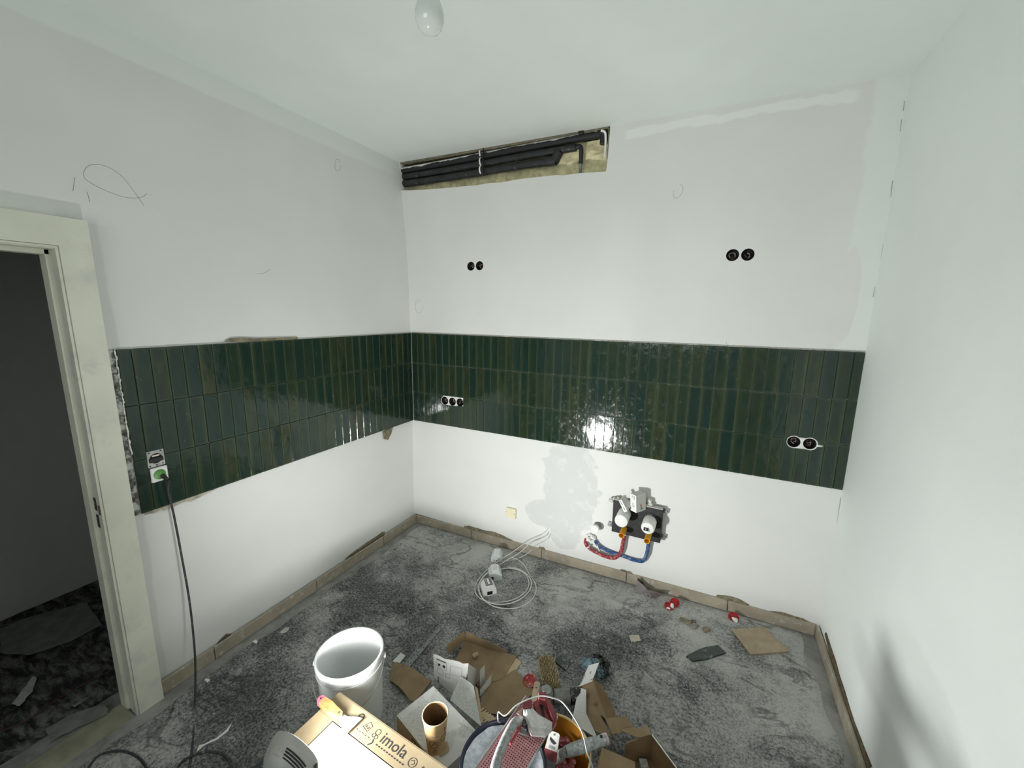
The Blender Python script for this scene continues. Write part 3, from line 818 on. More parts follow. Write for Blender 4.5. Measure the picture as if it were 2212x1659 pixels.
for (fx, fy, L, bv, lab) in ((925, 715, 0.115, 0.004, 'smooth white round cap'), (1400, 850, 0.105, 0.014, 'white round cap with a small black printed label')):
    c = bk(*Z8(fx, fy), YF - L)
    R_ = 0.0405
    M_ = mat4((c.x, YF, c.z), Vector((1, 0, 0)), Vector((0, 0, 1)), Vector((0, -1, 0)))
    ring(Vector((c.x, YF - 0.001, c.z)), 0.056, 0.008, 'ring', M_BLACK, t)
    cp_ = MB().lathe([(R_, -0.01), (R_, L - bv), (R_ - bv * 0.4, L - bv * 0.25), (R_ - bv, L), (0, L)], 32, M_).build('protective_cap', M_CAPW, t)
    cp_['label'] = lab
    if bv > 0.01:
        MB().box((c.x - 0.008, YF - L - 0.0008, c.z - 0.004), (0.030, 0.0012, 0.022)).build('printed_label', M_BLACK, cp_)
        MB().box((c.x - 0.010, YF - L - 0.0016, c.z - 0.004), (0.006, 0.0006, 0.010)).build('printed_label', M_WIREG, cp_)
        MB().box((c.x + 0.012, YF - L - 0.0008, c.z - 0.008), (0.004, 0.0010, 0.016)).build('printed_label', M_WIREG, cp_)
M_YEL = plain('yellow_tube', (0.82, 0.42, 0.03), 0.4, vary=0.1, scale=20)
M_YELD = plain('yellow_tube_inside', (0.80, 0.34, 0.01), 0.5, vary=0.1)
for fx, fy, L in ((930, 972, 0.10), (1385, 1072, 0.105)):
    c = bk(*Z8(fx, fy), YF - L)
    M_ = mat4((c.x, YF, c.z), Vector((1, 0, 0)), Vector((0, 0, 1)), Vector((0, -1, 0)))
    MB().lathe([(0.0175, -0.005), (0.0175, L), (0.0150, L), (0.0150, 0.0)], 24, M_, 0).lathe([(0.0150, 0.03), (0.0, 0.03)], 24, M_, 1).build('yellow_sleeve', [M_YEL, M_YELD], t)
for fx, fy in ((725, 775), (1735, 535), (1692, 990)):
    c = bk(*Z8(fx, fy), -0.012)
    lug = MB().box((c.x, -0.004, c.z), (0.030, 0.006, 0.030), Matrix.Rotation(0.15, 3, 'Y'), bevel=0.002).build('mounting_lug', M_STEEL, t)
    MB().cyl((c.x, -0.006, c.z), (c.x, -0.016, c.z), 0.0075, n=6).lathe([(0.0, 0.0), (0.0115, 0.0), (0.0115, 0.0015), (0.0, 0.0015)], 18, mat4((c.x, -0.007, c.z), Vector((1, 0, 0)), Vector((0, 0, 1)), Vector((0, -1, 0)))).build('bolt', M_STEEL, lug)
def lump(c, r, seed, squash=(1, 1, 1), n=10):
    rr = random.Random(seed); m = MB(); vs = []; fs = []
    for j in range(n + 1):
        for i in range(2 * n):
            a, b = PI * j / n, PI * i / n
            k = r * (1 + 0.22 * math.sin(3 * b + seed) * math.sin(2 * a + seed) + rr.uniform(-0.08, 0.08))
            vs.append((c[0] + k * squash[0] * math.sin(a) * math.cos(b), c[1] + k * squash[1] * math.sin(a) * math.sin(b), c[2] + k * squash[2] * math.cos(a)))
    for j in range(n):
        for i in range(2 * n): fs.append((j * 2 * n + i, (j + 1) * 2 * n + i, (j + 1) * 2 * n + (i + 1) % (2 * n), j * 2 * n + (i + 1) % (2 * n)))
    return m.add(vs, fs, 0, True)
M_PLC = plain('plaster_coated', (0.52, 0.50, 0.46), 0.85, vary=0.4, scale=60, bump=0.5)
for fx, fy, r, sd in ((755, 335, 0.016, 1), (820, 315, 0.014, 2), (880, 305, 0.012, 3), (1440, 345, 0.016, 4), (1460, 410, 0.017, 5), (1480, 450, 0.013, 6)):
    lump(bk(*Z8(fx, fy), -0.02), r, sd, (1.1, 0.8, 0.9), 6).build('plastered_fixing', M_PLC, t)
# two little product boxes wedged on top
M_SBOX = plain('shaded_grey_card', (0.50, 0.49, 0.46), 0.6, vary=0.04)  # less lit faces of white card, their shade put into the colour
M_SBOXW = plain('white_box_card', (0.82, 0.82, 0.80), 0.5, vary=0.03)
M_PRINT = plain('print_black', (0.02, 0.02, 0.025), 0.6)
M_PRINTG = plain('print_grey', (0.30, 0.30, 0.31), 0.6)
def small_box(label, e_top, e_bot, Y, wl, wr, ang, tilt):
    a, b = bk(*Z8(*e_top), Y), bk(*Z8(*e_bot), Y)
    H = (a - b).length
    up = (a - b).normalized()
    dl = Vector((-math.cos(ang), math.sin(ang), 0)); dl = (dl - up * dl.dot(up)).normalized()
    dr = dl.cross(up).normalized()
    if dr.x < 0: dr = -dr
    b = Vector(b)
    t = thing('product_box', label, 'small box', b, group='small boxes on the valve')
    P = [b, b + dl * wl, b + dl * wl + dr * wr, b + dr * wr]
    Q = [p + up * H for p in P]
    m = MB()
    m.add(P + Q, [(0, 1, 5, 4)], 1); m.add(P + Q, [(3, 0, 4, 7), (1, 2, 6, 5), (2, 3, 7, 6), (4, 5, 6, 7), (3, 2, 1, 0)], 0)
    m.build('carton', [M_SBOX, M_SBOXW], t)
    return t, b, up, dl, dr, H
t1, b, up, dl, dr, H = small_box('white box with grey-shaded sides and a coloured triangle, on top of the valve', (1195, 258), (1200, 567), -0.115, 0.050, 0.080, 0.62, 0)
if True:
    nr = up.cross(dr) if up.cross(dr).y < 0 else dr.cross(up)
    o = b + dr * 0.026 + up * 0.012 - nr * -0.0008
    for col, (u, v) in (((0.42, 0.07, 0.05), (0.0065, 0.022)), ((0.42, 0.36, 0.08), (0.0, 0.0)), ((0.05, 0.10, 0.33), (0.013, 0.0))):
        m = MB().add([o + dr * (u) + up * v, o + dr * (u + 0.013) + up * v, o + dr * (u + 0.0065) + up * (v + 0.022)], [(0, 1, 2)])
        m.build('printed_logo', plain('logo_colour', col, 0.6, vary=0.05), t1)
    nl = up.cross(dl); nl = nl if nl.y < 0 else -nl
    o = b + dl * 0.025 + nl * 0.0008
    mk = MB()
    for u, v, w, h in ((-0.009, H - 0.022, 0.004, 0.016), (0.006, H - 0.030, 0.006, 0.022), (-0.010, H - 0.060, 0.017, 0.003), (-0.010, H - 0.070, 0.020, 0.002), (-0.010, H - 0.076, 0.020, 0.002), (-0.010, H - 0.082, 0.020, 0.002)):
        p = o - dl * u + up * v
        mk.add([p, p - dl * w, p - dl * w + up * h, p + up * h], [(0, 1, 2, 3), (3, 2, 1, 0)])
    mk.build('print', M_PRINTG, t1)
# second one lies tilted on the left cap
a = [bk(*Z8(*q), -0.135) for q in ((885, 345), (935, 330), (1040, 535), (980, 555))]
dback = Vector((0.25, 1, 0.30)).normalized() * 0.055
t2 = thing('product_box', 'slim grey box with white narrow end, tilted on the left valve cap', 'small box', a[3], group='small boxes on the valve')
B2 = [p + dback for p in a]
MB().add(a + B2, [(3, 2, 1, 0)], 1).add(a + B2, [(0, 1, 5, 4), (1, 2, 6, 5), (2, 3, 7, 6), (3, 0, 4, 7), (4, 5, 6, 7)], 0).build('carton', [M_SBOX, M_SBOXW], t2)
mid = (a[2] + a[3]) / 2; e = (a[1] - a[2]).normalized(); w_ = (a[2] - a[3]).normalized()
nn = e.cross(w_); nn = nn if nn.y < 0 else -nn
mk = MB()
for v, L_ in ((0.012, 0.022), (0.045, 0.03)):
    p = mid + e * v + nn * 0.0008 - w_ * 0.002
    mk.add([p, p + w_ * 0.005, p + w_ * 0.005 + e * L_, p + e * L_], [(0, 1, 2, 3), (3, 2, 1, 0)])
mk.build('print', M_PRINTG, t2)

def hose_mat(name, col):
    s = NT(name); n = s.noise(60.0, 5.0, 0.7)
    d = s.step(n, 0.46, 0.66)
    c = s.mix(s.m('MULTIPLY', d, 0.55), col, (0.52, 0.50, 0.50))
    return s.out(c, 0.5, 0, None, 0.4)
def hose(name, label, px, Ys, r, col):
    P = [bk(*Z8(*q), y) for q, y in zip(px, Ys)]
    t = thing(name, label, 'hose', P[0], group='water hoses under the valve')
    MB().tube(P, r, 12, sub=14, rf=lambda u, i: r * (1.0 if i % 2 else 0.86)).build('corrugated_tube', hose_mat(name + '_sleeve', col), t)
    return t, P
th, P = hose('corrugated_hose', 'red corrugated water hose looping left under the valve box', [(985, 985), (960, 1090), (935, 1220), (880, 1325), (790, 1372), (650, 1345), (480, 1270), (350, 1190), (290, 1110), (300, 1030)], [-0.03, -0.034, -0.037, -0.039, -0.036, -0.030, -0.026, -0.024, -0.022, -0.02], 0.0125, (0.30, 0.018, 0.028))
MB().box(bk(*Z8(330, 1170), -0.03), (0.004, 0.034, 0.036), Matrix.Rotation(0.9, 3, 'Y')).build('cable_tie', M_WHITEP, th)
th, P = hose('corrugated_hose', 'blue corrugated water hose running left under the valve box', [(1420, 1090), (1405, 1180), (1385, 1300), (1330, 1410), (1270, 1430), (1130, 1400), (980, 1345), (800, 1285), (640, 1225), (520, 1150), (455, 1060)], [-0.03, -0.03, -0.028, -0.022, -0.018, -0.012, -0.008, -0.008, -0.012, -0.016, -0.014], 0.0120, (0.018, 0.075, 0.22))
MB().box(bk(*Z8(530, 1180), -0.02), (0.004, 0.034, 0.040), Matrix.Rotation(-0.4, 3, 'Y')).build('cable_tie', M_WHITEP, th)
t = thing('wall_connection', 'white plaster-smeared pipe connection where both hoses meet', 'pipe fitting', bk(*Z8(370, 1040), 0.0))
for fx, fy, r, sd, Y in ((345, 1035, 0.017, 9, -0.028), (410, 1000, 0.014, 10, -0.014), (330, 980, 0.014, 11, -0.008), (440, 1010, 0.013, 12, -0.010), (370, 960, 0.012, 13, -0.004)):
    lump(bk(*Z8(fx, fy), Y), r, sd, (1, 1, 1), 7).build('plaster_lump', M_PLASTER, t)
t = thing('drain_cap', 'round white capped drain stub sticking out left of the valve box', 'pipe cap', bk(*Z8(520, 830), 0.008))
c = bk(*Z8(455, 862), -0.062)
M_ = mat4((c.x, 0.012, c.z), Vector((1, 0, 0)), Vector((0, 0, 1)), Vector((0, -1, 0)))
MB().lathe([(0.0235, 0.0), (0.0235, 0.058)], 28, M_).build('stub', plain('grey_drain_pipe', (0.20, 0.20, 0.20), 0.5), t)
MB().lathe([(0.0245, 0.052), (0.027, 0.053), (0.027, 0.072), (0.0245, 0.074), (0, 0.074)], 28, M_).build('cap', M_WHITEP, t)

# ------------------------------------------------------------------ cables and small power units on the floor
M_WCAB = plain('white_cable', (0.62, 0.61, 0.58), 0.45, vary=0.1, scale=20, dust=0.1)
Z6 = lambda x, y: (1000 + x / 10.37, 1170 + y / 10.37)
def cabl(label, pts):
    P = []
    for q in pts:
        if len(q) == 2: P.append(bk(q[0], q[1], 0.012))
        else: P.append(fl(*q))
    t = thing('white_cable', label, 'cable', P[0], group='white cables from the wall to the floor')
    MB().tube(P, 0.0034, 8, sub=7).build('sheath', M_WCAB, t)
zz = lambda l: [(*Z6(x, y), h) for x, y, h in l]
cabl('upper white cable from the wall, curling in a wide ring round the power units', [(1184, 1141), (1170, 1155, 0.20)] + zz([(1500, -40, 0.13), (1100, 240, 0.06), (900, 370, 0.03), (640, 550, 0.012), (440, 730, 0.009), (300, 930, 0.009), (270, 1080, 0.009), (320, 1210, 0.009), (440, 1300, 0.009), (620, 1360, 0.009), (900, 1350, 0.009), (1150, 1290, 0.009), (1370, 1160, 0.009), (1470, 1000, 0.009), (1470, 860, 0.009), (1400, 730, 0.009), (1250, 640, 0.009), (1080, 600, 0.009), (960, 600, 0.012), (850, 615, 0.02)]))
cabl('middle white cable from the wall, coiled in the ring on the dusty floor', [(1187, 1145), (1176, 1160, 0.19)] + zz([(1530, 30, 0.12), (1250, 260, 0.05), (950, 440, 0.02), (720, 580, 0.012), (540, 700, 0.016), (420, 830, 0.016), (350, 1000, 0.016), (370, 1160, 0.016), (450, 1280, 0.016), (600, 1370, 0.016), (850, 1405, 0.016), (1100, 1370, 0.016), (1330, 1260, 0.016), (1500, 1080, 0.016), (1530, 900, 0.016), (1490, 800, 0.016), (1380, 690, 0.016), (1200, 600, 0.016), (1050, 590, 0.016), (980, 600, 0.02)]))
cabl('outermost white cable, sweeping in the widest ring on the floor', [(1190, 1149), (1182, 1164, 0.17)] + zz([(1620, 90, 0.08), (1480, 240, 0.03), (1280, 360, 0.010), (1050, 420, 0.007), (900, 460, 0.007), (1100, 365, 0.014), (1250, 420, 0.014), (1380, 540, 0.010), (1490, 740, 0.010), (1590, 880, 0.008), (1640, 1020, 0.008), (1620, 1170, 0.008), (1540, 1300, 0.008), (1380, 1420, 0.008), (1180, 1490, 0.008), (950, 1500, 0.008), (720, 1460, 0.008), (560, 1380, 0.008), (450, 1280, 0.022), (380, 1150, 0.022), (360, 1000, 0.022), (430, 830, 0.022), (560, 700, 0.022)]))
def wedge_unit(label, loc, rz, size, mats, dark_side=True, tilt=(0, 0)):
    """small power supply: sloped-top housing, terminal cover, dark window"""
    w, d, h = size
    t = thing('power_unit', label, 'power unit', loc, group='small white power units on the floor', rot=(tilt[0], tilt[1], rz))
    prof = [(-w / 2, 0), (w / 2, 0), (w / 2, h * 0.55), (w * 0.28, h), (-w * 0.28, h), (-w / 2, h * 0.55)]
    M_ = mat4((0, d / 2, 0), Vector((1, 0, 0)), Vector((0, 0, 1)), Vector((0, -1, 0)))
    MB().prism(prof, 0, d, M_).build('housing', mats, t, world=False)
    t.scale = (1.35, 1.25, 1.2) if d > 0.067 else (1.1, 1.1, 1.0)
    return t
M_UNIT = plain('unit_grey_white', (0.66, 0.68, 0.68), 0.4, vary=0.04)
p = fl(*Z6(760, 400))
t = wedge_unit('plain pale grey power unit farthest back under the cables', (p.x, p.y, fz(p.x, p.y) + 0.004), 0.35, (0.070, 0.066, 0.062), M_UNIT)
for k in (-0.012, 0.002, 0.016): MB().box((k, -0.0302, 0.012), (0.007, 0.008, 0.005)).build('slot', M_BLACK, t, world=False)
p = fl(*Z6(720, 800))
t = wedge_unit('middle power unit with printed label, between the cable and its neighbour', (p.x, p.y, fz(p.x, p.y) + 0.004), 0.62, (0.064, 0.070, 0.055), M_UNIT)
MB().box((0, 0, 0.0555), (0.032, 0.060, 0.001)).build('printed_label', M_SBOXW, t, world=False)
for k in range(4): MB().box((-0.01 + k * 0.006, 0.003, 0.0562), (0.0018, 0.045 - 0.006 * (k % 2), 0.0006)).build('print', M_PRINTG, t, world=False)
MB().box((-0.0205, -0.0352, 0.015), (0.018, 0.001, 0.022)).build('slot', M_BLACK, t, world=False)
p = fl(*Z6(570, 1130))
t = wedge_unit('nearest power unit, lid off, with a dark square window', (p.x, p.y, fz(p.x, p.y) + 0.004), 0.75, (0.066, 0.068, 0.056), M_WHITEP)
MB().box((0, 0.002, 0.0565), (0.034, 0.056, 0.002)).build('terminal_bay', plain('terminal_grey', (0.16, 0.17, 0.18), 0.5), t, world=False)
MB().box((0.0, 0.004, 0.0590), (0.009, 0.040, 0.004)).build('terminal_strip', M_WHITEP, t, world=False)
for k in range(5): MB().box((-0.011, -0.018 + k * 0.010, 0.0585), (0.004, 0.006, 0.003)).build('terminal', M_STEEL, t, world=False)
MB().box((0.0, -0.0342, 0.017), (0.026, 0.001, 0.020)).build('window', M_BLACK, t, world=False)

# ------------------------------------------------------------------ floor fleece
def fleece_mat():
    s = NT('dusty_fleece')
    x, y, z = s.xyz()
    big = s.noise(1.9, 5.0, 0.6); mid = s.noise(9.0, 6.0, 0.68, dist=0.4); fine = s.noise(95.0, 4.0, 0.75)
    base = s.mix(s.step(fine, 0.32, 0.70), (0.045, 0.046, 0.050), (0.20, 0.20, 0.198))
    # plaster dust lies thick along the walls and in the right-hand half, trodden thin in the middle
    dl = s.m('MULTIPLY', s.step(x, 1.9, 2.7), 0.16)
    db = s.m('MULTIPLY', s.step(y, -0.85, -0.05), 0.13)
    k = s.m('ADD', s.m('ADD', s.m('MULTIPLY', big, 1.15), s.m('MULTIPLY', mid, 0.48)), s.m('ADD', dl, db))
    k = s.m('ADD', k, s.m('MULTIPLY', s.m('SUBTRACT', fine, 0.5), 0.75))
    dust = s.step(k, 0.66, 1.14)
    c = s.mix(s.m('MULTIPLY', dust, 0.85), base, (0.54, 0.535, 0.51))
    # dark crease lines, drawn into the colour only
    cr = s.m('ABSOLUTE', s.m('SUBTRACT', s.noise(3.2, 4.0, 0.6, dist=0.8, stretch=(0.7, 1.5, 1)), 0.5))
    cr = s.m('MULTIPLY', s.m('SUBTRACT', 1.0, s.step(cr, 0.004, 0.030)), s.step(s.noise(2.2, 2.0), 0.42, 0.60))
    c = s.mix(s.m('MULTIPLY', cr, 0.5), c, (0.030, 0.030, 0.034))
    spots = s.step(s.noise(150.0, 2.0, 0.5), 0.70, 0.74)
    c = s.mix(s.m('MULTIPLY', spots, 0.35), c, (0.55, 0.55, 0.53))
    vor = s.n.new('ShaderNodeTexVoronoi'); vor.inputs['Scale'].default_value = 14.0; s.link(s.co(), vor.inputs['Vector'])
    dr = s.m('SUBTRACT', 1.0, s.step(vor.outputs['Distance'], 0.05, 0.085))
    c = s.mix(s.m('MULTIPLY', dr, s.m('MULTIPLY', s.step(s.noise(5.0, 2.0), 0.60, 0.66), 0.6)), c, (0.60, 0.60, 0.58))
    b = s.bump(fine, 0.6, 0.006); b = s.bump(mid, 0.4, 0.012, b)
    return s.out(c, 0.95, 0, b, 0.15)
M_FLEECE = fleece_mat()
fg = MB(); nx, ny = 190, 220
FX0, FX1, FY0, FY1 = 0.075, 2.785, -0.012, -3.1
rr = random.Random(3)
WR = []      # wrinkles: start, end, height, width
for pa, pb, h_, w_ in (((880, 1165), (985, 1240), .010, .014), ((985, 1240), (1120, 1310), .010, .016), ((700, 1300), (900, 1240), .008, .02), ((560, 1420), (680, 1360), .008, .02), ((1120, 1310), (1330, 1330), .010, .018), ((1150, 1345), (1420, 1400), .010, .02), ((1300, 1290), (1400, 1330), .008, .018), ((1200, 1380), (1500, 1420), .008, .02), ((950, 1300), (1060, 1350), .010, .016), ((480, 1560), (640, 1450), .008, .02), ((1450, 1500), (1720, 1560), .008, .025), ((830, 1250), (900, 1330), .006, .02), ((1000, 1335), (1180, 1350), .008, .014), ((1190, 1300), (1300, 1345), .009, .014), ((640, 1340), (760, 1290), .007, .016), ((420, 1600), (560, 1520), .007, .018), ((1380, 1450), (1560, 1470), .007, .02)):
    ax, ay = fl(*pa).x, fl(*pa).y; bx, by = fl(*pb).x, fl(*pb).y
    WR.append((Vector((ax, ay)), Vector((bx, by)), h_, w_))
from mathutils import noise as mnoise
vs = []
for j in range(ny + 1):
    for i in range(nx + 1):
        u, v = i / nx, j / ny
        y = FY0 + (FY1 - FY0) * v
        x0 = FX0 + 0.012 * math.sin(y * 9) + 0.008 * math.sin(y * 23 + 1); x1 = FX1 - 0.02 * math.sin(y * 5 + 2) - 0.010 * math.sin(y * 21)
        x = x0 + (x1 - x0) * u
        h = 0.0035 + 0.0022 * mnoise.noise((x * 7, y * 7, 0)) + 0.0012 * mnoise.noise((x * 25, y * 25, 3))
        q = Vector((x, y))
        for a, b, hh, ww in WR:
            d = b - a; tt = max(0, min(1, (q - a).dot(d) / d.length_squared))
            dd = (q - (a + d * tt)).length + 0.01 * mnoise.noise((x * 12, y * 12, 9))
            if dd < 2.5 * ww: h += hh * math.exp(-(dd / ww) ** 2) * (0.4 + 0.6 * math.sin(PI * tt))
        edge_ = min(u * (FX1 - FX0), (1 - u) * (FX1 - FX0), v * 3.0) / 0.02
        vs.append((x, y, fz(x, y) + 0.0008 + max(0.0, h) * min(1, edge_)))
k = nx + 1
fg.add(vs, [(j * k + i, (j + 1) * k + i, (j + 1) * k + i + 1, j * k + i + 1) for j in range(ny) for i in range(nx)], 0, True)
tag(fg.build('floor_fleece', M_FLEECE), 'dusty dark grey protective fleece covering the whole floor', 'floor cover')
FH = 0.006      # things stand on the fleece, about this far above the screed
def gz(x, y): return fz(x, y) + FH

# ------------------------------------------------------------------ tile carton with the work lamp and the putty knife
M_KRAFT = plain('kraft_card', (0.27, 0.19, 0.105), 0.8, vary=0.12, scale=14, bump=0.1)
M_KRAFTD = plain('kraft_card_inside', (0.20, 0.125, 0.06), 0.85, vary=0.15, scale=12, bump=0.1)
M_KRAFTL = plain('pale_kraft_card', (0.50, 0.385, 0.24), 0.75, vary=0.08, scale=14)
M_CARDW = plain('white_coated_card', (0.72, 0.72, 0.70), 0.6, vary=0.04, scale=10)
def print_mat(name, base, ink, sx=1.0, dens=0.5, ang=0.0):
    """white card with rows of fine unreadable print and ruled frames"""
    s = NT(name)
    mp = s.n.new('ShaderNodeMapping'); mp.inputs['Rotation'].default_value = (0, 0, ang); s.link(s.co(), mp.inputs[0])
    br = s.n.new('ShaderNodeTexBrick'); br.inputs['Scale'].default_value = 30.0 * sx
    br.inputs['Mortar Size'].default_value = 0.012; br.inputs['Brick Width'].default_value = 1.9; br.inputs['Row Height'].default_value = 0.16
    s.link(mp.outputs[0], br.inputs['Vector'])
    wv = s.n.new('ShaderNodeTexWave'); wv.bands_direction = 'Y'; wv.inputs['Scale'].default_value = 62.0 * sx
    s.link(mp.outputs[0], wv.inputs['Vector'])
    rows = s.step(wv.outputs['Fac'], 0.62, 0.72)
    wd = s.step(s.noise(190.0 * sx, 2.0, 0.6, vec=mp.outputs[0], stretch=(0.6, 1.6, 1)), 0.47, 0.53)
    blk = s.step(s.noise(9.0, 2.0, 0.4, vec=mp.outputs[0]), 0.56 - 0.2 * dens, 0.58 - 0.2 * dens)
    k = s.m('MULTIPLY', s.m('MULTIPLY', rows, wd), blk)
    c = s.mix(s.m('MULTIPLY', k, 0.8), base, ink)
    return s.out(c, 0.6, 0, None, 0.3)
M_PRINTED = print_mat('printed_white_card', (0.72, 0.72, 0.70), (0.16, 0.16, 0.17), 1.9)
CT = 0.34                                   # top of the carton
ca = -0.055
cux, cuy = Vector((math.cos(ca), math.sin(ca), 0)), Vector((-math.sin(ca), math.cos(ca), 0))
cF = at(733, 1497, CT)                      # far left top corner
cL, cD = 0.575, 0.315
carton = thing('tile_carton', 'long pale cardboard tile carton with grey lettering, under the work lamp', 'carton', cF + cux * cL / 2 - cuy * cD / 2 - Vector((0, 0, CT - gz(1.2, -1.8))), ca)
def cpt(u, v, h=0.0): return cF + cux * u - cuy * v + Vector((0, 0, h))
zb = gz(1.2, -1.8) - CT
q = [cpt(0, 0), cpt(cL, 0), cpt(cL, cD), cpt(0, cD)]; qb = [p + Vector((0, 0, zb)) for p in q]
MB().panel([qb[0], q[0], q[1], qb[1]][::-1], 0.004).build('side_panel', M_KRAFTL, carton)
MB().panel([qb[1], q[1], q[2], qb[2]][::-1], 0.004).build('side_panel', M_KRAFTL, carton)
MB().panel([qb[2], q[2], q[3], qb[3]][::-1], 0.004).build('side_panel', M_KRAFTL, carton)
MB().panel([qb[3], q[3], q[0], qb[0]][::-1], 0.004).build('side_panel', M_KRAFTL, carton)
MB().panel([qb[3], qb[2], qb[1], qb[0]], 0.004).build('bottom_panel', M_KRAFTL, carton)
SF, SL = 0.082, 0.070
flap_f = MB().panel([cpt(0.004, SF, 0.001), cpt(cL, SF, 0.001), cpt(cL, 0, 0.001), cpt(0.0, 0.0, 0.001)], 0.003).build('top_flap', M_KRAFTL, carton)
flap_l = MB().panel([cpt(0.0, cD, 0.0005), cpt(SL, cD, 0.0005), cpt(SL, SF + 0.001, 0.0005), cpt(0.0, SF + 0.001, 0.0005)], 0.003).build('top_flap', M_KRAFTL, carton)
pad = MB().panel([cpt(SL + 0.002, cD - 0.004, -0.004), cpt(cL - 0.004, cD - 0.004, -0.004), cpt(cL - 0.004, SF + 0.002, -0.004), cpt(SL + 0.002, SF + 0.002, -0.004)], 0.006, nu=6, nv=3).build('packing_sheet', plain('white_packing_sheet', (0.80, 0.79, 0.75), 0.7, vary=0.03), carton)
def ctext(sx, u, v, size, mat, parent, h=0.0015, spacing=1.0, name='lettering'):
    M_ = mat4(cpt(u, v, h), cux, cuy, Vector((0, 0, 1)))
    return obj(name, text_mesh(sx, size, M_, 0.0003, spacing=spacing), mat, parent)
M_INK = plain('grey_print', (0.055, 0.050, 0.050), 0.7)
ctext('imola', 0.270, 0.050, 0.052, M_INK, flap_f)
ic = MB()
def icon_ring(u, v, r, w=0.0014):
    ic.lathe([(r - w, 0.0), (r - w, 0.0006), (r, 0.0006), (r, 0.0)], 24, mat4(cpt(u, v, 0.0012), cux, cuy, Vector((0, 0, 1))), smooth=False)
def icon_line(pts, w=0.0014):
    for (u0, v0), (u1, v1) in zip(pts, pts[1:]):
        a_, b_ = cpt(u0, v0, 0.0014), cpt(u1, v1, 0.0014); d_ = (b_ - a_)
        ic.box((a_ + b_) / 2, (d_.length, w, 0.0006), Matrix.Rotation(math.atan2(d_.y, d_.x), 3, 'Z'))
icon_ring(0.150, 0.022, 0.012, 0.004); icon_line([(0.145, 0.040), (0.160, 0.040)], 0.002); icon_line([(0.145, 0.045), (0.158, 0.045)], 0.002)
icon_line([(0.196, 0.018), (0.182, 0.042), (0.210, 0.048), (0.214, 0.026), (0.196, 0.018)]); icon_ring(0.193, 0.035, 0.004); icon_ring(0.204, 0.037, 0.004)
icon_ring(0.246, 0.030, 0.010); icon_ring(0.240, 0.044, 0.007); icon_ring(0.252, 0.046, 0.007); icon_line([(0.250, 0.055), (0.256, 0.066), (0.246, 0.078)], 0.004)
icon_ring(0.418, 0.042, 0.015); icon_line([(0.410, 0.040), (0.418, 0.034), (0.426, 0.042), (0.418, 0.050)], 0.001)
icon_line([(0.448, 0.056), (0.458, 0.032), (0.472, 0.054), (0.448, 0.056)]); icon_line([(0.448, 0.064), (0.472, 0.063)], 0.004)
for i in range(11): icon_line([(0.270 + i * 0.012, 0.062 + 0.0005 * (i % 2)), (0.277 + i * 0.012, 0.062)], 0.004)
for i in range(5): icon_line([(0.170 + 0.014 * i, 0.058 + (i % 2) * 0.004), (0.178 + 0.014 * i, 0.060)], 0.0016)
ic.build('printed_icon', M_INK, flap_f)

# the lamp
LC = at(636, 1628, 0.436); LD = Vector((-0.10, 0.97, 0.20)).normalized()
lamp = thing('work_lamp', 'round grey LED work lamp with vent slits, glowing towards the wall', 'lamp', (LC.x, LC.y, CT))
up_ = Vector((0, 0, 1)); lx = up_.cross(LD).normalized(); ly = LD.cross(lx)
ML = mat4(LC, lx, ly, LD)
M_HOUS = plain('lamp_housing_grey', (0.42, 0.41, 0.39), 0.5, vary=0.12, scale=20, dust=0.2, dustcol=(0.32, 0.31, 0.29))
hs = MB().lathe([(0.0, -0.075), (0.030, -0.074), (0.052, -0.066), (0.068, -0.050), (0.077, -0.030), (0.082, -0.012), (0.084, 0.0), (0.084, 0.010), (0.080, 0.012), (0.074, 0.010), (0.072, 0.002)], 40, ML).build('housing', M_HOUS, lamp)
e = NT('lamp_lens_light')
e.b.inputs['Emission Color'].default_value = (0.97, 1.0, 0.955, 1); e.b.inputs['Emission Strength'].default_value = 4.0
e.b.inputs['Base Color'].default_value = (0.9, 0.9, 0.9, 1)
MB().lathe([(0.0, 0.004), (0.072, 0.004)], 40, ML, smooth=False).build('lens', e.mat, lamp)
# its light: wide beam with a cut-off below the horizontal, as a photometric profile
cut_ies = [(0, 5), (40, 6), (60, 9), (68, 13), (72, 19), (75, 30), (78, 52), (81, 82), (84, 100), (90, 100), (100, 100), (110, 100), (120, 100), (135, 100), (150, 100), (165, 100), (180, 100)]
hor_ies = [22.5 * k for k in range(17)]
rows = []
for hh in hor_ies:
    row = []
    for va, cv in cut_ies:
        el = math.radians(va - 90)
        dv = Vector((math.cos(el) * math.cos(math.radians(hh)), math.cos(el) * math.sin(math.radians(hh)), math.sin(el)))
        row.append('%.2f' % (cv * max(0.02, 0.18 + 0.82 * dv.dot(Vector((0.951, 0, 0.309))))))
    rows.append(' '.join(row))
ies = bpy.data.texts.new('work_lamp_profile')
ies.write('IESNA:LM-63-2002\nTILT=NONE\n1 1000 1 %d %d 1 2 0 0 0\n1 1 0\n%s\n%s\n%s\n' % (len(cut_ies), len(hor_ies), ' '.join(str(a) for a, _ in cut_ies), ' '.join(str(a) for a in hor_ies), '\n'.join(rows)))
lt = bpy.data.lights.new('work_lamp_light', 'POINT')
lt.energy = LAMP_POWER; lt.shadow_soft_size = 0.045; lt.color = (0.975, 1.0, 0.98); lt.use_nodes = True
nt_ = lt.node_tree; em_ = [n for n in nt_.nodes if n.type == 'EMISSION'][0]
in_ = nt_.nodes.new('ShaderNodeTexIES'); in_.mode = 'INTERNAL'; in_.ies = ies
nt_.links.new(in_.outputs['Fac'], em_.inputs['Strength'])
lo_ = bpy.data.objects.new('work_lamp_light', lt); COL.objects.link(lo_)
lo_.location = LC + LD * 0.062
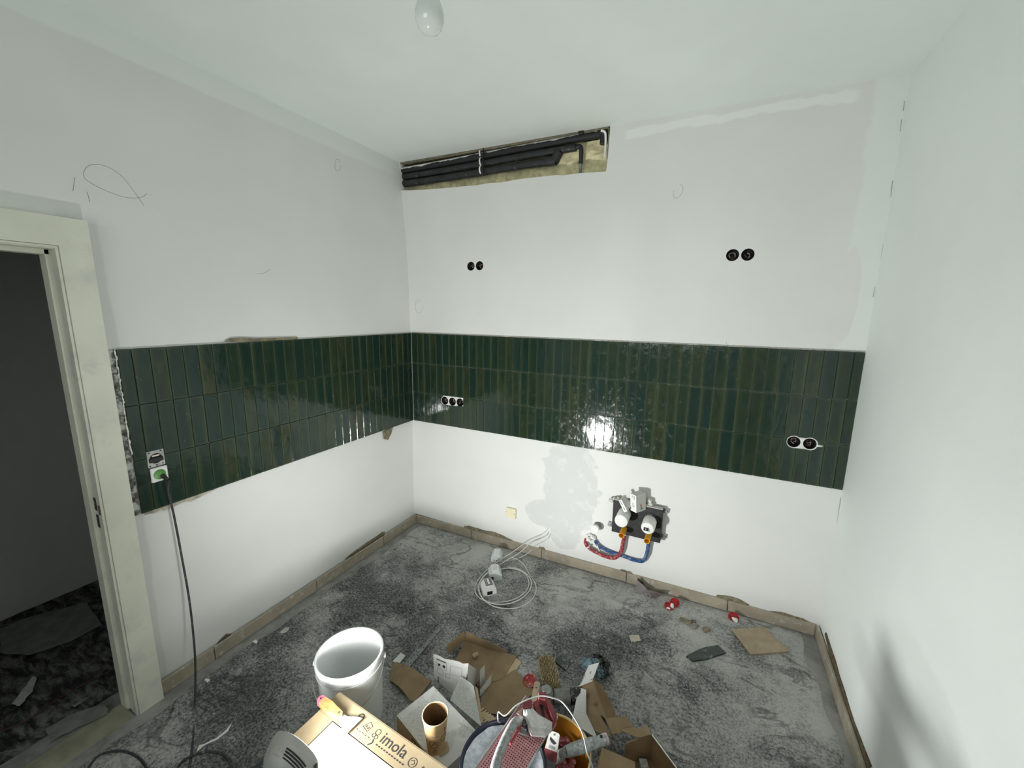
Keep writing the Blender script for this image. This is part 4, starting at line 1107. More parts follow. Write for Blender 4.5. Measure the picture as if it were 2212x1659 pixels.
lo_.rotation_euler = (0, 0, LAMP_TURN)
def on_dome(th, ph):      # th around the axis, ph from the back pole
    r = 0.0825 * math.sin(ph); z = -0.0775 * math.cos(ph)
    return ML @ Vector((r * math.cos(th), r * math.sin(th), z))
vc = (CAM - LC).normalized(); th0 = math.atan2(vc.dot(ly), vc.dot(lx))
for k in range(9):
    ph = 0.62 + k * 0.085
    half = 0.36 + 0.02 * k
    pts = [on_dome(th0 + 0.15 + half * (2 * i / 7 - 1), ph) for i in range(8)]
    MB().tube(pts, 0.0024, 6, sub=2).build('vent_slit', M_BLACK, hs)
for k in range(4):
    ph = 0.75 + k * 0.085
    pts = [on_dome(th0 - 0.62 + 0.22 * (2 * i / 5 - 1), ph) for i in range(6)]
    MB().tube(pts, 0.0020, 6, sub=2).build('vent_slit', M_BLACK, hs)
M_BRK = plain('dark_bracket', (0.055, 0.055, 0.065), 0.5, vary=0.2, dust=0.15)
p_ = LC - LD * 0.045 - lx * -0.0
MB().box(at(578, 1662, 0.395), (0.050, 0.11, 0.045), Matrix.Rotation(-0.15, 3, 'Z'), bevel=0.004).build('battery_block', M_BRK, lamp)
MB().box(LC + Vector((0.0, -0.01, -0.091)), (0.11, 0.09, 0.010), Matrix.Rotation(0.3, 3, 'Z'), bevel=0.003).build('foot', M_BRK, lamp)
for sg in (-1, 1):
    MB().tube([LC + lx * sg * 0.086, LC + lx * sg * 0.090 + Vector((0, 0, -0.05)), LC + lx * sg * 0.05 + Vector((0, -0.01, -0.088))], 0.005, 8).build('stand_arm', M_BRK, lamp)

# putty knife on the far left corner of the carton
h0, h1 = at(690, 1511, CT + 0.016), at(737, 1548, CT + 0.012)
b0, b1 = at(760, 1553, CT + 0.004), at(769, 1577, CT + 0.003)
kn = thing('putty_knife', 'putty knife with orange wooden handle, pink end and plaster-caked blade', 'putty knife', h0.lerp(h1, 0.5) - Vector((0, 0, 0.014)))
dk = (h1 - h0); Lk = dk.length; dk.normalize(); sk = Vector((-dk.y, dk.x, 0)).normalized(); uk = dk.cross(sk) * 1.0
MK = mat4(h0, dk, sk, dk.cross(sk))
M_ORW = plain('orange_wood', (0.60, 0.33, 0.12), 0.5, vary=0.25, scale=25, dust=0.2)
M_PINK = plain('pink_plastic', (0.62, 0.16, 0.22), 0.45, vary=0.12, scale=30)
def slab(pts, t, bev=0.0):
    return MB().prism(pts, -t / 2, t / 2, MK)
slab([(0.018, -0.014), (0.055, -0.016), (0.080, -0.013), (Lk - 0.004, -0.010), (Lk + 0.006, 0.0), (Lk - 0.004, 0.010), (0.080, 0.013), (0.055, 0.016), (0.018, 0.014)], 0.020).build('handle', M_ORW, kn)
slab([(0.0, -0.010), (0.006, -0.014), (0.0178, -0.014), (0.0178, 0.014), (0.006, 0.014), (0.0, 0.010), (-0.003, 0.0)], 0.021).build('handle_end', M_PINK, kn)
MB().cyl(MK @ Vector((0.009, 0, -0.0106)), MK @ Vector((0.009, 0, 0.0112)), 0.003, n=10).build('hanging_hole', M_BLACK, kn)
blade = [(Lk, -0.010), (Lk + 0.018, -0.013), (Lk + 0.050, -0.036), (Lk + 0.066, -0.040), (Lk + 0.070, 0.036), (Lk + 0.050, 0.030), (Lk + 0.018, 0.012), (Lk, 0.010)]
slab(blade, 0.002).build('blade', plain('caked_blade', (0.40, 0.42, 0.45), 0.5, 0.2, vary=0.5, scale=45, dust=0.5, dustcol=(0.68, 0.69, 0.70), dscale=60), kn)
MB().cyl(MK @ Vector((Lk - 0.012, 0, -0.0106)), MK @ Vector((Lk - 0.012, 0, 0.0108)), 0.0045, n=12).build('rivet', M_STEEL, kn)

# bare bulb hanging from the ceiling
BP = hit(928, 30, 1, -1.60)
cz = CZ(BP.x, BP.y)
bulb = thing('light_bulb', 'switched-off white light bulb hanging from the ceiling', 'bulb', (BP.x, BP.y, cz))
M_BULB = plain('opal_glass', (0.72, 0.74, 0.71), 0.12, vary=0.02, **{'Coat Weight': 0.5})
MB().lathe([(0.0, -0.046), (0.012, -0.0445), (0.023, -0.039), (0.032, -0.029), (0.0365, -0.014), (0.0370, 0.0), (0.034, 0.014), (0.028, 0.028), (0.021, 0.042), (0.0165, 0.054), (0.015, 0.062)], 36, Matrix.Translation(BP)).build('globe', M_BULB, bulb)
MB().lathe([(0.015, 0.060), (0.0155, 0.064), (0.014, 0.068), (0.0155, 0.073), (0.014, 0.078), (0.0150, 0.084), (0.0, 0.086)], 24, Matrix.Translation(BP)).build('screw_cap', M_STEEL, bulb)
MB().lathe([(0.018, 0.066), (0.021, 0.070), (0.021, 0.115), (0.010, 0.125), (0.0, 0.125)], 24, Matrix.Translation(BP)).build('lampholder', M_BLACK, bulb)
MB().tube([BP + Vector((0, 0, 0.12)), Vector((BP.x, BP.y, cz + 0.001))], 0.0035, 8).build('flex', M_WHITEP, bulb)

# white bucket
bc = Vector((0.895, -1.508, 0)); bc.z = gz(bc.x, bc.y)
t = thing('bucket', 'tall white plastic bucket with wire handle, empty, beside the tile carton', 'bucket', bc)
BH = 0.335
M_BUCK = plain('white_bucket_plastic', (0.74, 0.75, 0.74), 0.35, vary=0.03, scale=6, **{'Subsurface Weight': 0.0})
MT = Matrix.Translation(bc)
MB().lathe([(0.0, 0.0), (0.118, 0.0), (0.122, 0.004), (0.132, BH - 0.055), (0.1335, BH - 0.012), (0.1335, BH), (0.1300, BH), (0.1295, BH - 0.055), (0.1185, 0.006), (0.0, 0.006)], 56, MT).build('body', M_BUCK, t)
MB().lathe([(0.1335, BH - 0.050), (0.1375, BH - 0.050), (0.1375, BH - 0.046), (0.1335, BH - 0.046)], 56, MT).build('rim_band', M_BUCK, t)
MB().lathe([(0.1300, BH + 0.001), (0.133, BH + 0.004), (0.139, BH + 0.003), (0.1405, BH - 0.003), (0.1395, BH - 0.020), (0.1335, BH - 0.022)], 56, MT).build('rim', M_BUCK, t)
ang = 0.62
p1 = bc + Vector((0.141 * math.cos(ang), 0.141 * math.sin(ang), BH - 0.035)); p2 = bc + Vector((0.141 * math.cos(ang + PI), 0.141 * math.sin(ang + PI), BH - 0.035))
hp = []
for i in range(13):
    a = PI * i / 12
    d1 = Vector((math.cos(ang), math.sin(ang), 0)); d2 = Vector((math.sin(ang), -math.cos(ang), 0))
    hp.append(bc + d1 * (0.1445 * math.cos(a)) + d2 * (0.152 * math.sin(a) ** 0.85 if 0 < i < 12 else 0) + Vector((0, 0, BH - 0.035 - 0.115 * math.sin(a))))
MB().tube(hp, 0.0020, 8, sub=3).build('handle', M_STEEL, t)
for p in (p1, p2): MB().cyl(p - (p - bc).normalized() * 0.0, p + Vector((p.x - bc.x, p.y - bc.y, 0)).normalized() * 0.008, 0.010, n=14).build('handle_lug', M_BUCK, t)
dec = MB()
for k, (h_, aa, w_) in enumerate(((0.20, 3.75, 0.05), (0.185, 3.72, 0.07), (0.165, 3.8, 0.03), (0.15, 3.7, 0.08), (0.135, 3.76, 0.05))):
    r_ = 0.1195 + 0.0135 * h_ / BH + 0.0015
    dec.lathe([(r_, h_), (r_ + 0.0002, h_ + 0.008)], 10, MT, a0=aa - w_ * 3, a1=aa + w_ * 3)
dec.build('printed_label', M_PRINT, t)

# ------------------------------------------------------------------ printed tile box with the paper cup
b_h = 0.215
A_ = at(936, 1482, b_h); B_ = at(857, 1546, b_h); C_ = at(1051, 1602, b_h)
bx = (C_ - A_); bx.z = 0; bLx = 0.30; bx.normalize(); by = Vector((bx.y, -bx.x, 0))       # by points to the near side
if by.y > 0: by = -by
bLy = (B_ - A_).dot(by)
BO = A_
def bpt(u, v, h=0.0): return BO + bx * u + by * v + Vector((0, 0, h))
box2 = thing('printed_carton', 'white printed tile carton standing upright under the paper cup', 'carton', bpt(bLx / 2, bLy / 2, gz(1.3, -1.5) - b_h), math.atan2(bx.y, bx.x))
zb = gz(1.3, -1.5) - b_h
MB().panel([bpt(0, bLy), bpt(bLx, bLy), bpt(bLx, 0), bpt(0, 0)], 0.004).build('top_panel', M_PRINTED, box2)
side_n = MB().panel([bpt(0, bLy, zb), bpt(bLx, bLy, zb), bpt(bLx, bLy, -0.004), bpt(0, bLy, -0.004)], 0.004, mi_back=1).build('side_panel', [M_KRAFTL, M_KRAFTL], box2)
side_l = MB().panel([bpt(0, 0, zb), bpt(0, bLy, zb), bpt(0, bLy, -0.004), bpt(0, 0, -0.004)], 0.004, mi_back=1).build('side_panel', [M_CARDW, M_KRAFTL], box2)
MB().panel([bpt(bLx, bLy, zb), bpt(bLx, 0, zb), bpt(bLx, 0, -0.004), bpt(bLx, bLy, -0.004)], 0.004).build('side_panel', M_CARDW, box2)
MB().panel([bpt(bLx, 0, zb), bpt(0, 0, zb), bpt(0, 0, -0.004), bpt(bLx, 0, -0.004)], 0.004).build('side_panel', M_CARDW, box2)
# big black letters upside down along the top of the near side
Mt = mat4(bpt(bLx - 0.035, bLy + 0.0006, -0.016) , -bx, Vector((0, 0, -1)), by)
obj('lettering', text_mesh('MARAZZI', 0.038, Mt, 0.0003), M_PRINT, side_n)
fl_ = MB().panel([bpt(bLx * 0.62, bLy * 0.98, 0.003), bpt(bLx, bLy * 0.98, 0.010), bpt(bLx + 0.012, 0.02, 0.014), bpt(bLx * 0.66, 0.03, 0.003)], 0.003, nu=5, bend=0.003).build('torn_flap', [M_PRINTED], box2)
MB().panel([bpt(bLx * 0.66, bLy * 0.80, 0.008), bpt(bLx * 0.86, bLy * 0.88, 0.012), bpt(bLx * 0.90, bLy * 0.70, 0.020), bpt(bLx * 0.76, bLy * 0.62, 0.016)], 0.0015, nu=5, nv=3, bend=0.006, ragged=0.006).build('peeled_paper', M_KRAFTL, box2)

cb = at(942, 1616, b_h + 0.004); cup_h = 0.150
cup = thing('paper_cup', 'tall brown paper cup with printed round emblems, standing on the printed carton', 'cup', cb)
M_CUP = plain('cup_paper', (0.58, 0.40, 0.20), 0.6, vary=0.08, scale=25)
M_CUPIN = plain('cup_inside', (0.16, 0.085, 0.035), 0.6, vary=0.2, scale=20)
r0, r1 = 0.030, 0.0455
MB().lathe([(0.0, 0.004), (r0, 0.004), (r0 + 0.0005, 0.0), (r0 + 0.001, 0.0), (r1, cup_h)], 40, Matrix.Translation(cb)).build('wall', M_CUP, cup)
MB().lathe([(r1 - 0.0012, cup_h), (r0 + 0.003, 0.035), (0.0, 0.034)], 40, Matrix.Translation(cb)).build('inside', M_CUPIN, cup)
MB().lathe([(r1 - 0.0015, cup_h - 0.001), (r1 - 0.0005, cup_h + 0.002), (r1 + 0.0020, cup_h + 0.001), (r1 + 0.0018, cup_h - 0.003), (r1, cup_h - 0.003)], 40, Matrix.Translation(cb)).build('rim', plain('cup_rim', (0.70, 0.54, 0.32), 0.5, vary=0.05), cup)
def cup_pt(a, z, o=0.0006):
    r = r0 + 0.001 + (r1 - r0 - 0.001) * z / cup_h + o
    return cb + Vector((r * math.cos(a), r * math.sin(a), z))
a0 = math.atan2(CAM.y - cb.y, CAM.x - cb.x)
for da, zc, rad in ((-0.25, 0.060, 0.017), (0.85, 0.075, 0.015), (-0.12, 0.026, 0.008)):
    P = [cup_pt(a0 + da + rad / 0.038 * math.cos(q * 0.35), zc + rad * math.sin(q * 0.35)) for q in range(18)]
    MB().tube(P, 0.0006, 4, closed=True, sub=1).build('emblem', M_INK, cup)
P = [cup_pt(a0 - 0.25 + 0.25 * math.cos(q), 0.060 + 0.009 * math.sin(q * 1.7)) for q in (0.2, 1.2, 2.2, 3.0)]
MB().tube(P, 0.0009, 4).build('emblem', M_INK, cup)
MB().tube([cup_pt(a0 - 0.5 + 0.1 * q, 0.098 + 0.0006 * (q % 2)) for q in range(8)], 0.0007, 4, sub=1).build('emblem', M_INK, cup)
MB().tube([cup_pt(a0 + 0.75, 0.108), cup_pt(a0 + 0.9, 0.114), cup_pt(a0 + 0.78, 0.120)], 0.0022, 6, sub=2).build('emblem', plain('print_red', (0.40, 0.05, 0.06), 0.6), cup)

# ------------------------------------------------------------------ torn white carton with printed side, and brown opened box
tw = thing('torn_carton', 'white printed carton torn open, standing behind the paper cup carton', 'carton', fl(985, 1495, FH))
q = [hit(938, 1474, 1, -1.185), hit(1004, 1512, 1, -1.215), hit(1012, 1434, 1, -1.20), hit(936, 1412, 1, -1.175)]
M_PRINTV = print_mat('printed_white_side', (0.70, 0.71, 0.69), (0.09, 0.10, 0.10), 1.0, 0.55)
wside = MB().panel(q, 0.004, mi_back=1, nu=8, nv=3, bend=0.010, ragged=0.004).build('printed_side', [M_CARDW, M_KRAFT], tw)
ax_, ay_ = (q[1] - q[0]), (q[3] - q[0]); nrm_ = ax_.cross(ay_).normalized()
def wpt(u, v): return q[0] + ax_ * u + (q[3] - q[0]).lerp(q[2] - q[1], u) * v + nrm_ * (0.010 * math.sin(PI * u) + 0.0008)
def wframe(u0, v0, u1, v1, r=0.0007):
    m = MB()
    for a, b in (((u0, v0), (u1, v0)), ((u1, v0), (u1, v1)), ((u1, v1), (u0, v1)), ((u0, v1), (u0, v0))):
        m.tube([wpt(*a), wpt((a[0] + b[0]) / 2, (a[1] + b[1]) / 2), wpt(*b)], r, 4, sub=2)
    m.build('printed_mark', M_PRINTG, wside)
def wblock(u0, v0, u1, v1):
    MB().add([wpt(u0, v0), wpt(u1, v0), wpt(u1, v1), wpt(u0, v1)], [(0, 1, 2, 3)]).build('printed_mark', M_PRINT, wside)
wframe(0.12, 0.66, 0.44, 0.86); wblock(0.16, 0.69, 0.24, 0.76); wblock(0.32, 0.70, 0.40, 0.78); wblock(0.12, 0.87, 0.42, 0.90)
wframe(0.14, 0.44, 0.34, 0.60); wframe(0.55, 0.60, 0.86, 0.84); wframe(0.42, 0.44, 0.54, 0.56)
for k in range(5): wblock(0.14, 0.10 + k * 0.045, 0.20, 0.125 + k * 0.045)
for k in range(7): MB().tube([wpt(0.26, 0.10 + k * 0.035), wpt(0.45, 0.10 + k * 0.035), wpt(0.66, 0.10 + k * 0.035)], 0.0005, 4, sub=2).build('printed_mark', M_PRINTG, wside)
q2 = [hit(1004, 1512, 1, -1.215), hit(1030, 1500, 1, -1.10), hit(1037, 1450, 1, -1.10), hit(1012, 1434, 1, -1.20)]
MB().panel(q2, 0.004, mi_back=1).build('end_panel', [M_CARDW, M_KRAFT], tw)
MB().panel([hit(1036, 1505, 1, -1.14), hit(1047, 1490, 1, -1.10), hit(1047, 1436, 1, -1.10), hit(1037, 1448, 1, -1.14)], 0.003, mi_back=1).build('inner_flap', [M_CARDW, M_KRAFT], tw)
MB().panel([hit(1036, 1524, 1, -1.17), hit(1060, 1486, 1, -1.09), hit(1062, 1456, 1, -1.09), hit(1037, 1490, 1, -1.17)], 0.003, mi_back=1).build('inner_flap', [M_CARDW, M_KRAFT], tw)
MB().panel([hit(972, 1512, 1, -1.315), hit(1040, 1570, 1, -1.375), hit(1023, 1480, 1, -1.235), hit(995, 1462, 1, -1.215)], 0.004, mi_back=1, nu=4, nv=4, ragged=0.004).build('leaning_flap', [M_PRINTED, M_KRAFT], tw)
MB().panel([hit(1024, 1482, 1, -1.232), hit(1036, 1566, 1, -1.36), hit(1042, 1560, 1, -1.33), hit(1030, 1488, 1, -1.225)][::-1], 0.004, nu=3, nv=2, ragged=0.004).build('torn_edge', M_KRAFTL, tw)
# barcode flap
qb_ = [at(1033, 1538, 0.10), at(1052, 1572, 0.10), at(1078, 1556, 0.07), at(1044, 1528, 0.07)]
fb = MB().panel(qb_, 0.003).build('barcode_flap', M_KRAFTL, tw)
nb_ = (qb_[1] - qb_[0]).cross(qb_[3] - qb_[0]).normalized()
sg = 1 if nb_.z > 0 else -1
for k in range(6):
    u = 0.10 + k * 0.15
    a1, a2 = qb_[0].lerp(qb_[1], u), qb_[3].lerp(qb_[2], u)
    a1b, a2b = qb_[0].lerp(qb_[1], u + 0.06), qb_[3].lerp(qb_[2], u + 0.06)
    off = nb_ * sg * 0.001
    MB().add([a1 + off, a1b + off, a2b + off, a2 + off], [(0, 1, 2, 3), (3, 2, 1, 0)]).build('barcode_stripe', M_PRINT, fb)

ob = thing('opened_box', 'brown cardboard box torn open and flattened behind the torn white carton', 'carton', fl(1060, 1450, FH))
def g(x, y, h): return fl(x, y, FH + h)
P1, P2, P3 = g(1006, 1384, 0.004), g(1090, 1412, 0.004), g(971, 1412, 0.004)
MB().panel([g(975, 1440, 0.003), g(1060, 1500, 0.003), g(1092, 1411, 0.003), P1], 0.003).build('bottom_panel', M_KRAFT, ob)
MB().panel([g(1040, 1480, 0.007), g(1086, 1466, 0.007), g(1116, 1417, 0.007), g(1085, 1408, 0.006)], 0.003).build('side_flap', M_KRAFT, ob)
MB().panel([g(1084, 1466, 0.003), g(1098, 1472, 0.003), g(1126, 1431, 0.003), g(1112, 1418, 0.003)], 0.003).build('side_flap', M_KRAFTL, ob)
MB().panel([P1, P2, P2 + Vector((0, 0.006, 0.020)), P1 + Vector((-0.004, 0.010, 0.052))], 0.003, nu=8, nv=1, ragged=0.003, bend=0.004).build('back_wall', M_KRAFT, ob)
MB().panel([P3, P1, P1 + Vector((-0.012, 0.006, 0.050)), P3 + Vector((-0.014, 0.0, 0.046))], 0.003).build('left_wall', M_KRAFT, ob)
MB().panel([g(1035, 1538, 0.012), g(1100, 1545, 0.012), g(1156, 1494, 0.004), g(1112, 1446, 0.004)][::1], 0.003, nu=3, nv=2).panel([g(1035, 1538, 0.012), g(1112, 1446, 0.004), g(1062, 1478, 0.006), g(1040, 1505, 0.010)], 0.003).build('loose_flap', M_KRAFT, ob)
cc = g(1027, 1415, 0.018)
dc = Vector((0.6, 0.75, 0.25)).normalized()
tc_ = thing('card_tube', 'short cardboard tube end lying inside the opened brown box', 'tube', cc - Vector((0, 0, 0.012)))
Mc = mat4(cc - dc * 0.014, *[frame_from(dc).col[i] for i in range(3)])
MB().lathe([(0.0105, 0.0), (0.012, 0.0), (0.0105, 0.030), (0.0088, 0.030), (0.0100, 0.001)], 20, Mc).build('wall', M_KRAFTL, tc_)
MB().lathe([(0.0, 0.010), (0.0100, 0.010)], 20, Mc).build('inside', M_KRAFTD, tc_)

# cardboard scrap in front of the white bucket
cs = thing('cardboard_scrap', 'curled brown cardboard scrap on the floor beside the white bucket', 'cardboard', g(880, 1475, 0.0))
MB().panel([g(842, 1470, 0.006), g(885, 1512, 0.010), g(928, 1470, 0.004), g(850, 1428, 0.004)], 0.003, nu=6, nv=2, bend=0.018).build('sheet', M_KRAFT, cs)
MB().panel([g(884, 1513, 0.010), g(897, 1515, 0.020), g(932, 1470, 0.016), g(926, 1468, 0.006)], 0.003, nu=2).build('fold', M_KRAFT, cs)
sc = MB().panel([g(848, 1428, 0.010), g(862, 1434, 0.006), g(876, 1416, 0.006), g(866, 1410, 0.012)], 0.002).build('paper_scrap', M_CARDW)
tag(sc, 'small torn white paper scrap leaning by the metal strips', 'paper')
# metal profile strips
def strip(label, a, b, w):
    d = (b - a); L = d.length; d.normalize(); s_ = Vector((-d.y, d.x, 0)).normalized(); u_ = d.cross(s_)
    t = thing('metal_strip', label, 'metal strip', (a + b) / 2, group='metal edge strips')
    R_ = Matrix((d, s_, u_)).transposed()
    MB().box((a + b) / 2, (L, w, 0.0015), R_).build('web', M_STEEL, t)
    MB().box((a + b) / 2 + s_ * w / 2 + u_ * 0.005, (L, 0.0015, 0.010), R_).build('lip', M_STEEL, t)
    for k in range(5): MB().cyl((a + b) / 2 + d * (L * (k - 2) / 5.5) + u_ * 0.0004, (a + b) / 2 + d * (L * (k - 2) / 5.5) + u_ * 0.0016, 0.003, n=8).build('hole', M_BLACK, t)
strip('longer thin metal edge strip on the floor beside the white bucket', g(876, 1447, 0.004), g(950, 1358, 0.008), 0.014)
strip('shorter thin metal edge strip lying next to the longer one', g(870, 1444, 0.014), g(905, 1402, 0.012), 0.014)

# ------------------------------------------------------------------ round red lids, chips, brush, grinder
M_RED = plain('red_plastic', (0.40, 0.020, 0.022), 0.35, vary=0.15, scale=40)
def lid(label, c, r, tilt=(0, 0), mat=M_RED, extra=None):
    t = thing('red_disc', label, 'lid', c, group='round red lids', rot=(tilt[0], tilt[1], 0))
    MB().lathe([(0.0, 0.002), (r * 0.45, 0.002), (r * 0.48, 0.005), (r * 0.56, 0.005), (r * 0.60, 0.002), (r * 0.86, 0.003), (r * 0.90, 0.010), (r, 0.011), (r * 1.02, 0.004), (r, 0.0), (0, 0.0)], 32).build('disc', mat, t, world=False)
    for k in range(3): MB().cyl((r * 0.7 * math.cos(k * 2.1), r * 0.7 * math.sin(k * 2.1), 0.003), (r * 0.7 * math.cos(k * 2.1), r * 0.7 * math.sin(k * 2.1), 0.0055), r * 0.07, n=8).build('stud', mat, t, world=False)
    return t
lid('dusty round red lid beside the wooden brush, nearest the pile', g(1145, 1473, 0.002), 0.034, (0.12, 0.0), plain('dusty_red', (0.36, 0.045, 0.045), 0.5, vary=0.2, scale=40, dust=0.2))
t = lid('red lid near the skirting overlapping its neighbour, with white rag', g(1445, 1311, 0.001), 0.028, (0.05, 0.1))
lid('red lid near the skirting, partly on its neighbour, leaning to the wall', g(1458, 1303, 0.006), 0.028, (0.45, -0.15))
rg = thing('white_rag', 'small white crumpled scrap lying on the red lids', 'scrap', g(1451, 1309, 0.012))
lump(g(1452, 1309, 0.020), 0.011, 31, (0.9, 0.6, 1.6), 6).build('crumple', M_PLASTER, rg)
lump(g(1444, 1314, 0.014), 0.008, 32, (1.4, 0.6, 0.7), 6).build('crumple', M_PLASTER, rg)
t = lid('red lid filled with white, leaning on the skirting to the right', g(1584, 1334, 0.004), 0.029, (0.55, 0.25))
lump((0.008, -0.012, 0.012), 0.016, 33, (1.1, 0.8, 0.5), 6).build('filling', M_PLASTER, t, world=False)
def chip(name, label, px, mat, t=0.008, h=0.0, cat='tile', jit=0.0, group=None, lift=None):
    P = [g(*q_, h) for q_ in px]
    c = sum(P, Vector()) / len(P)
    o2 = [((p - c).x, (p - c).y) for p in P]
    if jit: o2 = wob(o2, jit, len(px) * 7 + int(px[0][0]), 2)
    th_ = thing(name, label, cat, c, group=group) if False else None
    o = MB().prism(o2, 0, t).build(name, mat)
    o.location = c
    return tag(o, label, cat, group)
M_GTILE = plain('dull_green_tile', (0.045, 0.058, 0.046), 0.4, vary=0.2, scale=25, dust=0.15)
chip('tile_chip', 'small rectangular dark green tile piece near the wooden brush', [(1199, 1431), (1205, 1419), (1231, 1434), (1222, 1450)], M_GTILE)
chip('floor_tile', 'large square beige tile offcut near the right corner', [(1581, 1363), (1621, 1416), (1706, 1409), (1650, 1357)], plain('beige_stoneware', (0.36, 0.285, 0.19), 0.5, vary=0.12, scale=18), 0.009)
chip('tile_fragment', 'broken dark green glossy tile lying face up on the floor', [(1482, 1420), (1488, 1423), (1497, 1430), (1525, 1426), (1568, 1412), (1551, 1396), (1525, 1400), (1510, 1405)], plain('glossy_dark_tile', (0.022, 0.034, 0.030), 0.18, vary=0.3, scale=20, dust=0.12, dustcol=(0.3, 0.3, 0.29)), 0.008)
chip('tile_fragment', 'small square beige tile chip alone in the middle of the floor', [(1359, 1374), (1363, 1389), (1384, 1385), (1380, 1373)], plain('pale_chip', (0.48, 0.43, 0.34), 0.6, vary=0.1), 0.006)
chip('tile_fragment', 'narrow dark rubble strip at the left of the rubble group', [(1467, 1339), (1471, 1336), (1494, 1346), (1490, 1352)], M_MORTAR, 0.012, cat='rubble', jit=0.002, group='rubble by the beige tile')
chip('tile_fragment', 'grey angular rubble piece in the middle of the rubble group', [(1489, 1352), (1498, 1348), (1509, 1354), (1500, 1361)], plain('grey_rubble', (0.25, 0.24, 0.20), 0.8, vary=0.3), 0.012, cat='rubble', jit=0.002, group='rubble by the beige tile')
chip('tile_fragment', 'brown square rubble piece closest to the beige tile offcut', [(1517, 1358), (1530, 1356), (1535, 1362), (1524, 1368)], plain('brown_rubble', (0.26, 0.21, 0.15), 0.8, vary=0.3), 0.010, cat='rubble', jit=0.002, group='rubble by the beige tile')
chip('tile_fragment', 'thin pale splinter just below the rubble group', [(1459, 1363), (1463, 1363), (1462, 1375), (1458, 1374)], plain('pale_splinter', (0.42, 0.41, 0.38), 0.8), 0.004, cat='rubble', group='rubble by the beige tile')
chip('tile_fragment', 'small dark rubble crumb above the rubble group', [(1492, 1341), (1502, 1341), (1504, 1346), (1496, 1346)], plain('slate_crumb', (0.12, 0.125, 0.13), 0.8, vary=0.3), 0.008, cat='rubble', jit=0.002, group='rubble by the beige tile')
chip('plaster_flake', 'long cream strip of peeled filler on the floor left of the lamp', [(424, 1626), (430, 1612), (455, 1602), (480, 1586), (502, 1562), (492, 1580), (470, 1598), (440, 1612)], M_PLASTER, 0.003, cat='plaster', jit=0.002)
chip('plaster_flake', 'flat grey plaster flake on the floor by the left skirting', [(604, 1367), (616, 1357), (626, 1356), (620, 1366), (608, 1369)], plain('plaster_grey', (0.45, 0.45, 0.42), 0.9), 0.004, cat='plaster', jit=0.002)
chip('plaster_flake', 'small round pale crumb on the floor near the left skirting', [(546, 1388), (552, 1383), (557, 1386), (554, 1391)], M_PLASTER, 0.005, cat='plaster', jit=0.001)
chip('plaster_flake', 'pale crumb on the floor nearest the hanging black cable', [(442, 1470), (448, 1467), (454, 1470), (449, 1475)], M_PLASTER, 0.005, cat='plaster', jit=0.001)
# crumbs too many to count
rr = random.Random(77); cm = MB()
for k in range(520):
    x = rr.uniform(0.08, 2.75); y = -0.03 - abs(rr.gauss(0, 0.75))
    if y < -2.2 or (0.75 < x < 2.3 and y < -0.85): continue
    s_ = rr.uniform(0.001, 0.0035) * (1.5 if rr.random() < 0.05 else 1)
    e_ = Euler((rr.uniform(0, 3), rr.uniform(0, 3), rr.uniform(0, 3))).to_matrix()
    c = Vector((x, y, gz(x, y) + s_ * 0.3))
    vs_ = [c + e_ @ Vector(v) * s_ for v in ((1, 0, 0), (-0.6, 0.8, 0), (-0.5, -0.8, 0.1), (0, 0.1, 0.8), (0, 0, -0.7))]
    cm.add(vs_, [(0, 1, 3), (1, 2, 3), (2, 0, 3), (1, 0, 4), (2, 1, 4), (0, 2, 4)])
o = cm.build('plaster_crumbs', M_PLASTER); o['kind'] = 'stuff'
tag(o, 'white plaster crumbs strewn over the dark fleece', 'crumbs')
# bent strip of dull violet-brown plastic against the skirting
M_MAUVE = plain('mauve_plastic', (0.085, 0.060, 0.062), 0.45, vary=0.2, scale=20, dust=0.12)
t = thing('bent_offcut', 'bent violet-brown plastic offcut leaning at the back skirting', 'offcut', g(1395, 1282, 0))
p_a, p_b, p_c, p_d = hit(1373, 1279, 1, -0.075), hit(1402, 1290, 1, -0.095), hit(1404, 1279, 1, -0.080), hit(1376, 1252, 1, -0.045)
MB().panel([p_a, p_b, p_c, p_d], 0.003, nu=3, bend=-0.004).build('upright', M_MAUVE, t)
MB().panel([hit(1376, 1252, 1, -0.045), hit(1389, 1270, 1, -0.028), hit(1390, 1258, 1, -0.028), hit(1380, 1249, 1, -0.042)], 0.003).build('upright', M_MAUVE, t)
MB().panel([p_b, hit(1418, 1294, 1, -0.110), hit(1432, 1282, 1, -0.080), p_c], 0.003, nu=4, bend=0.008).build('curl', M_MAUVE, t)

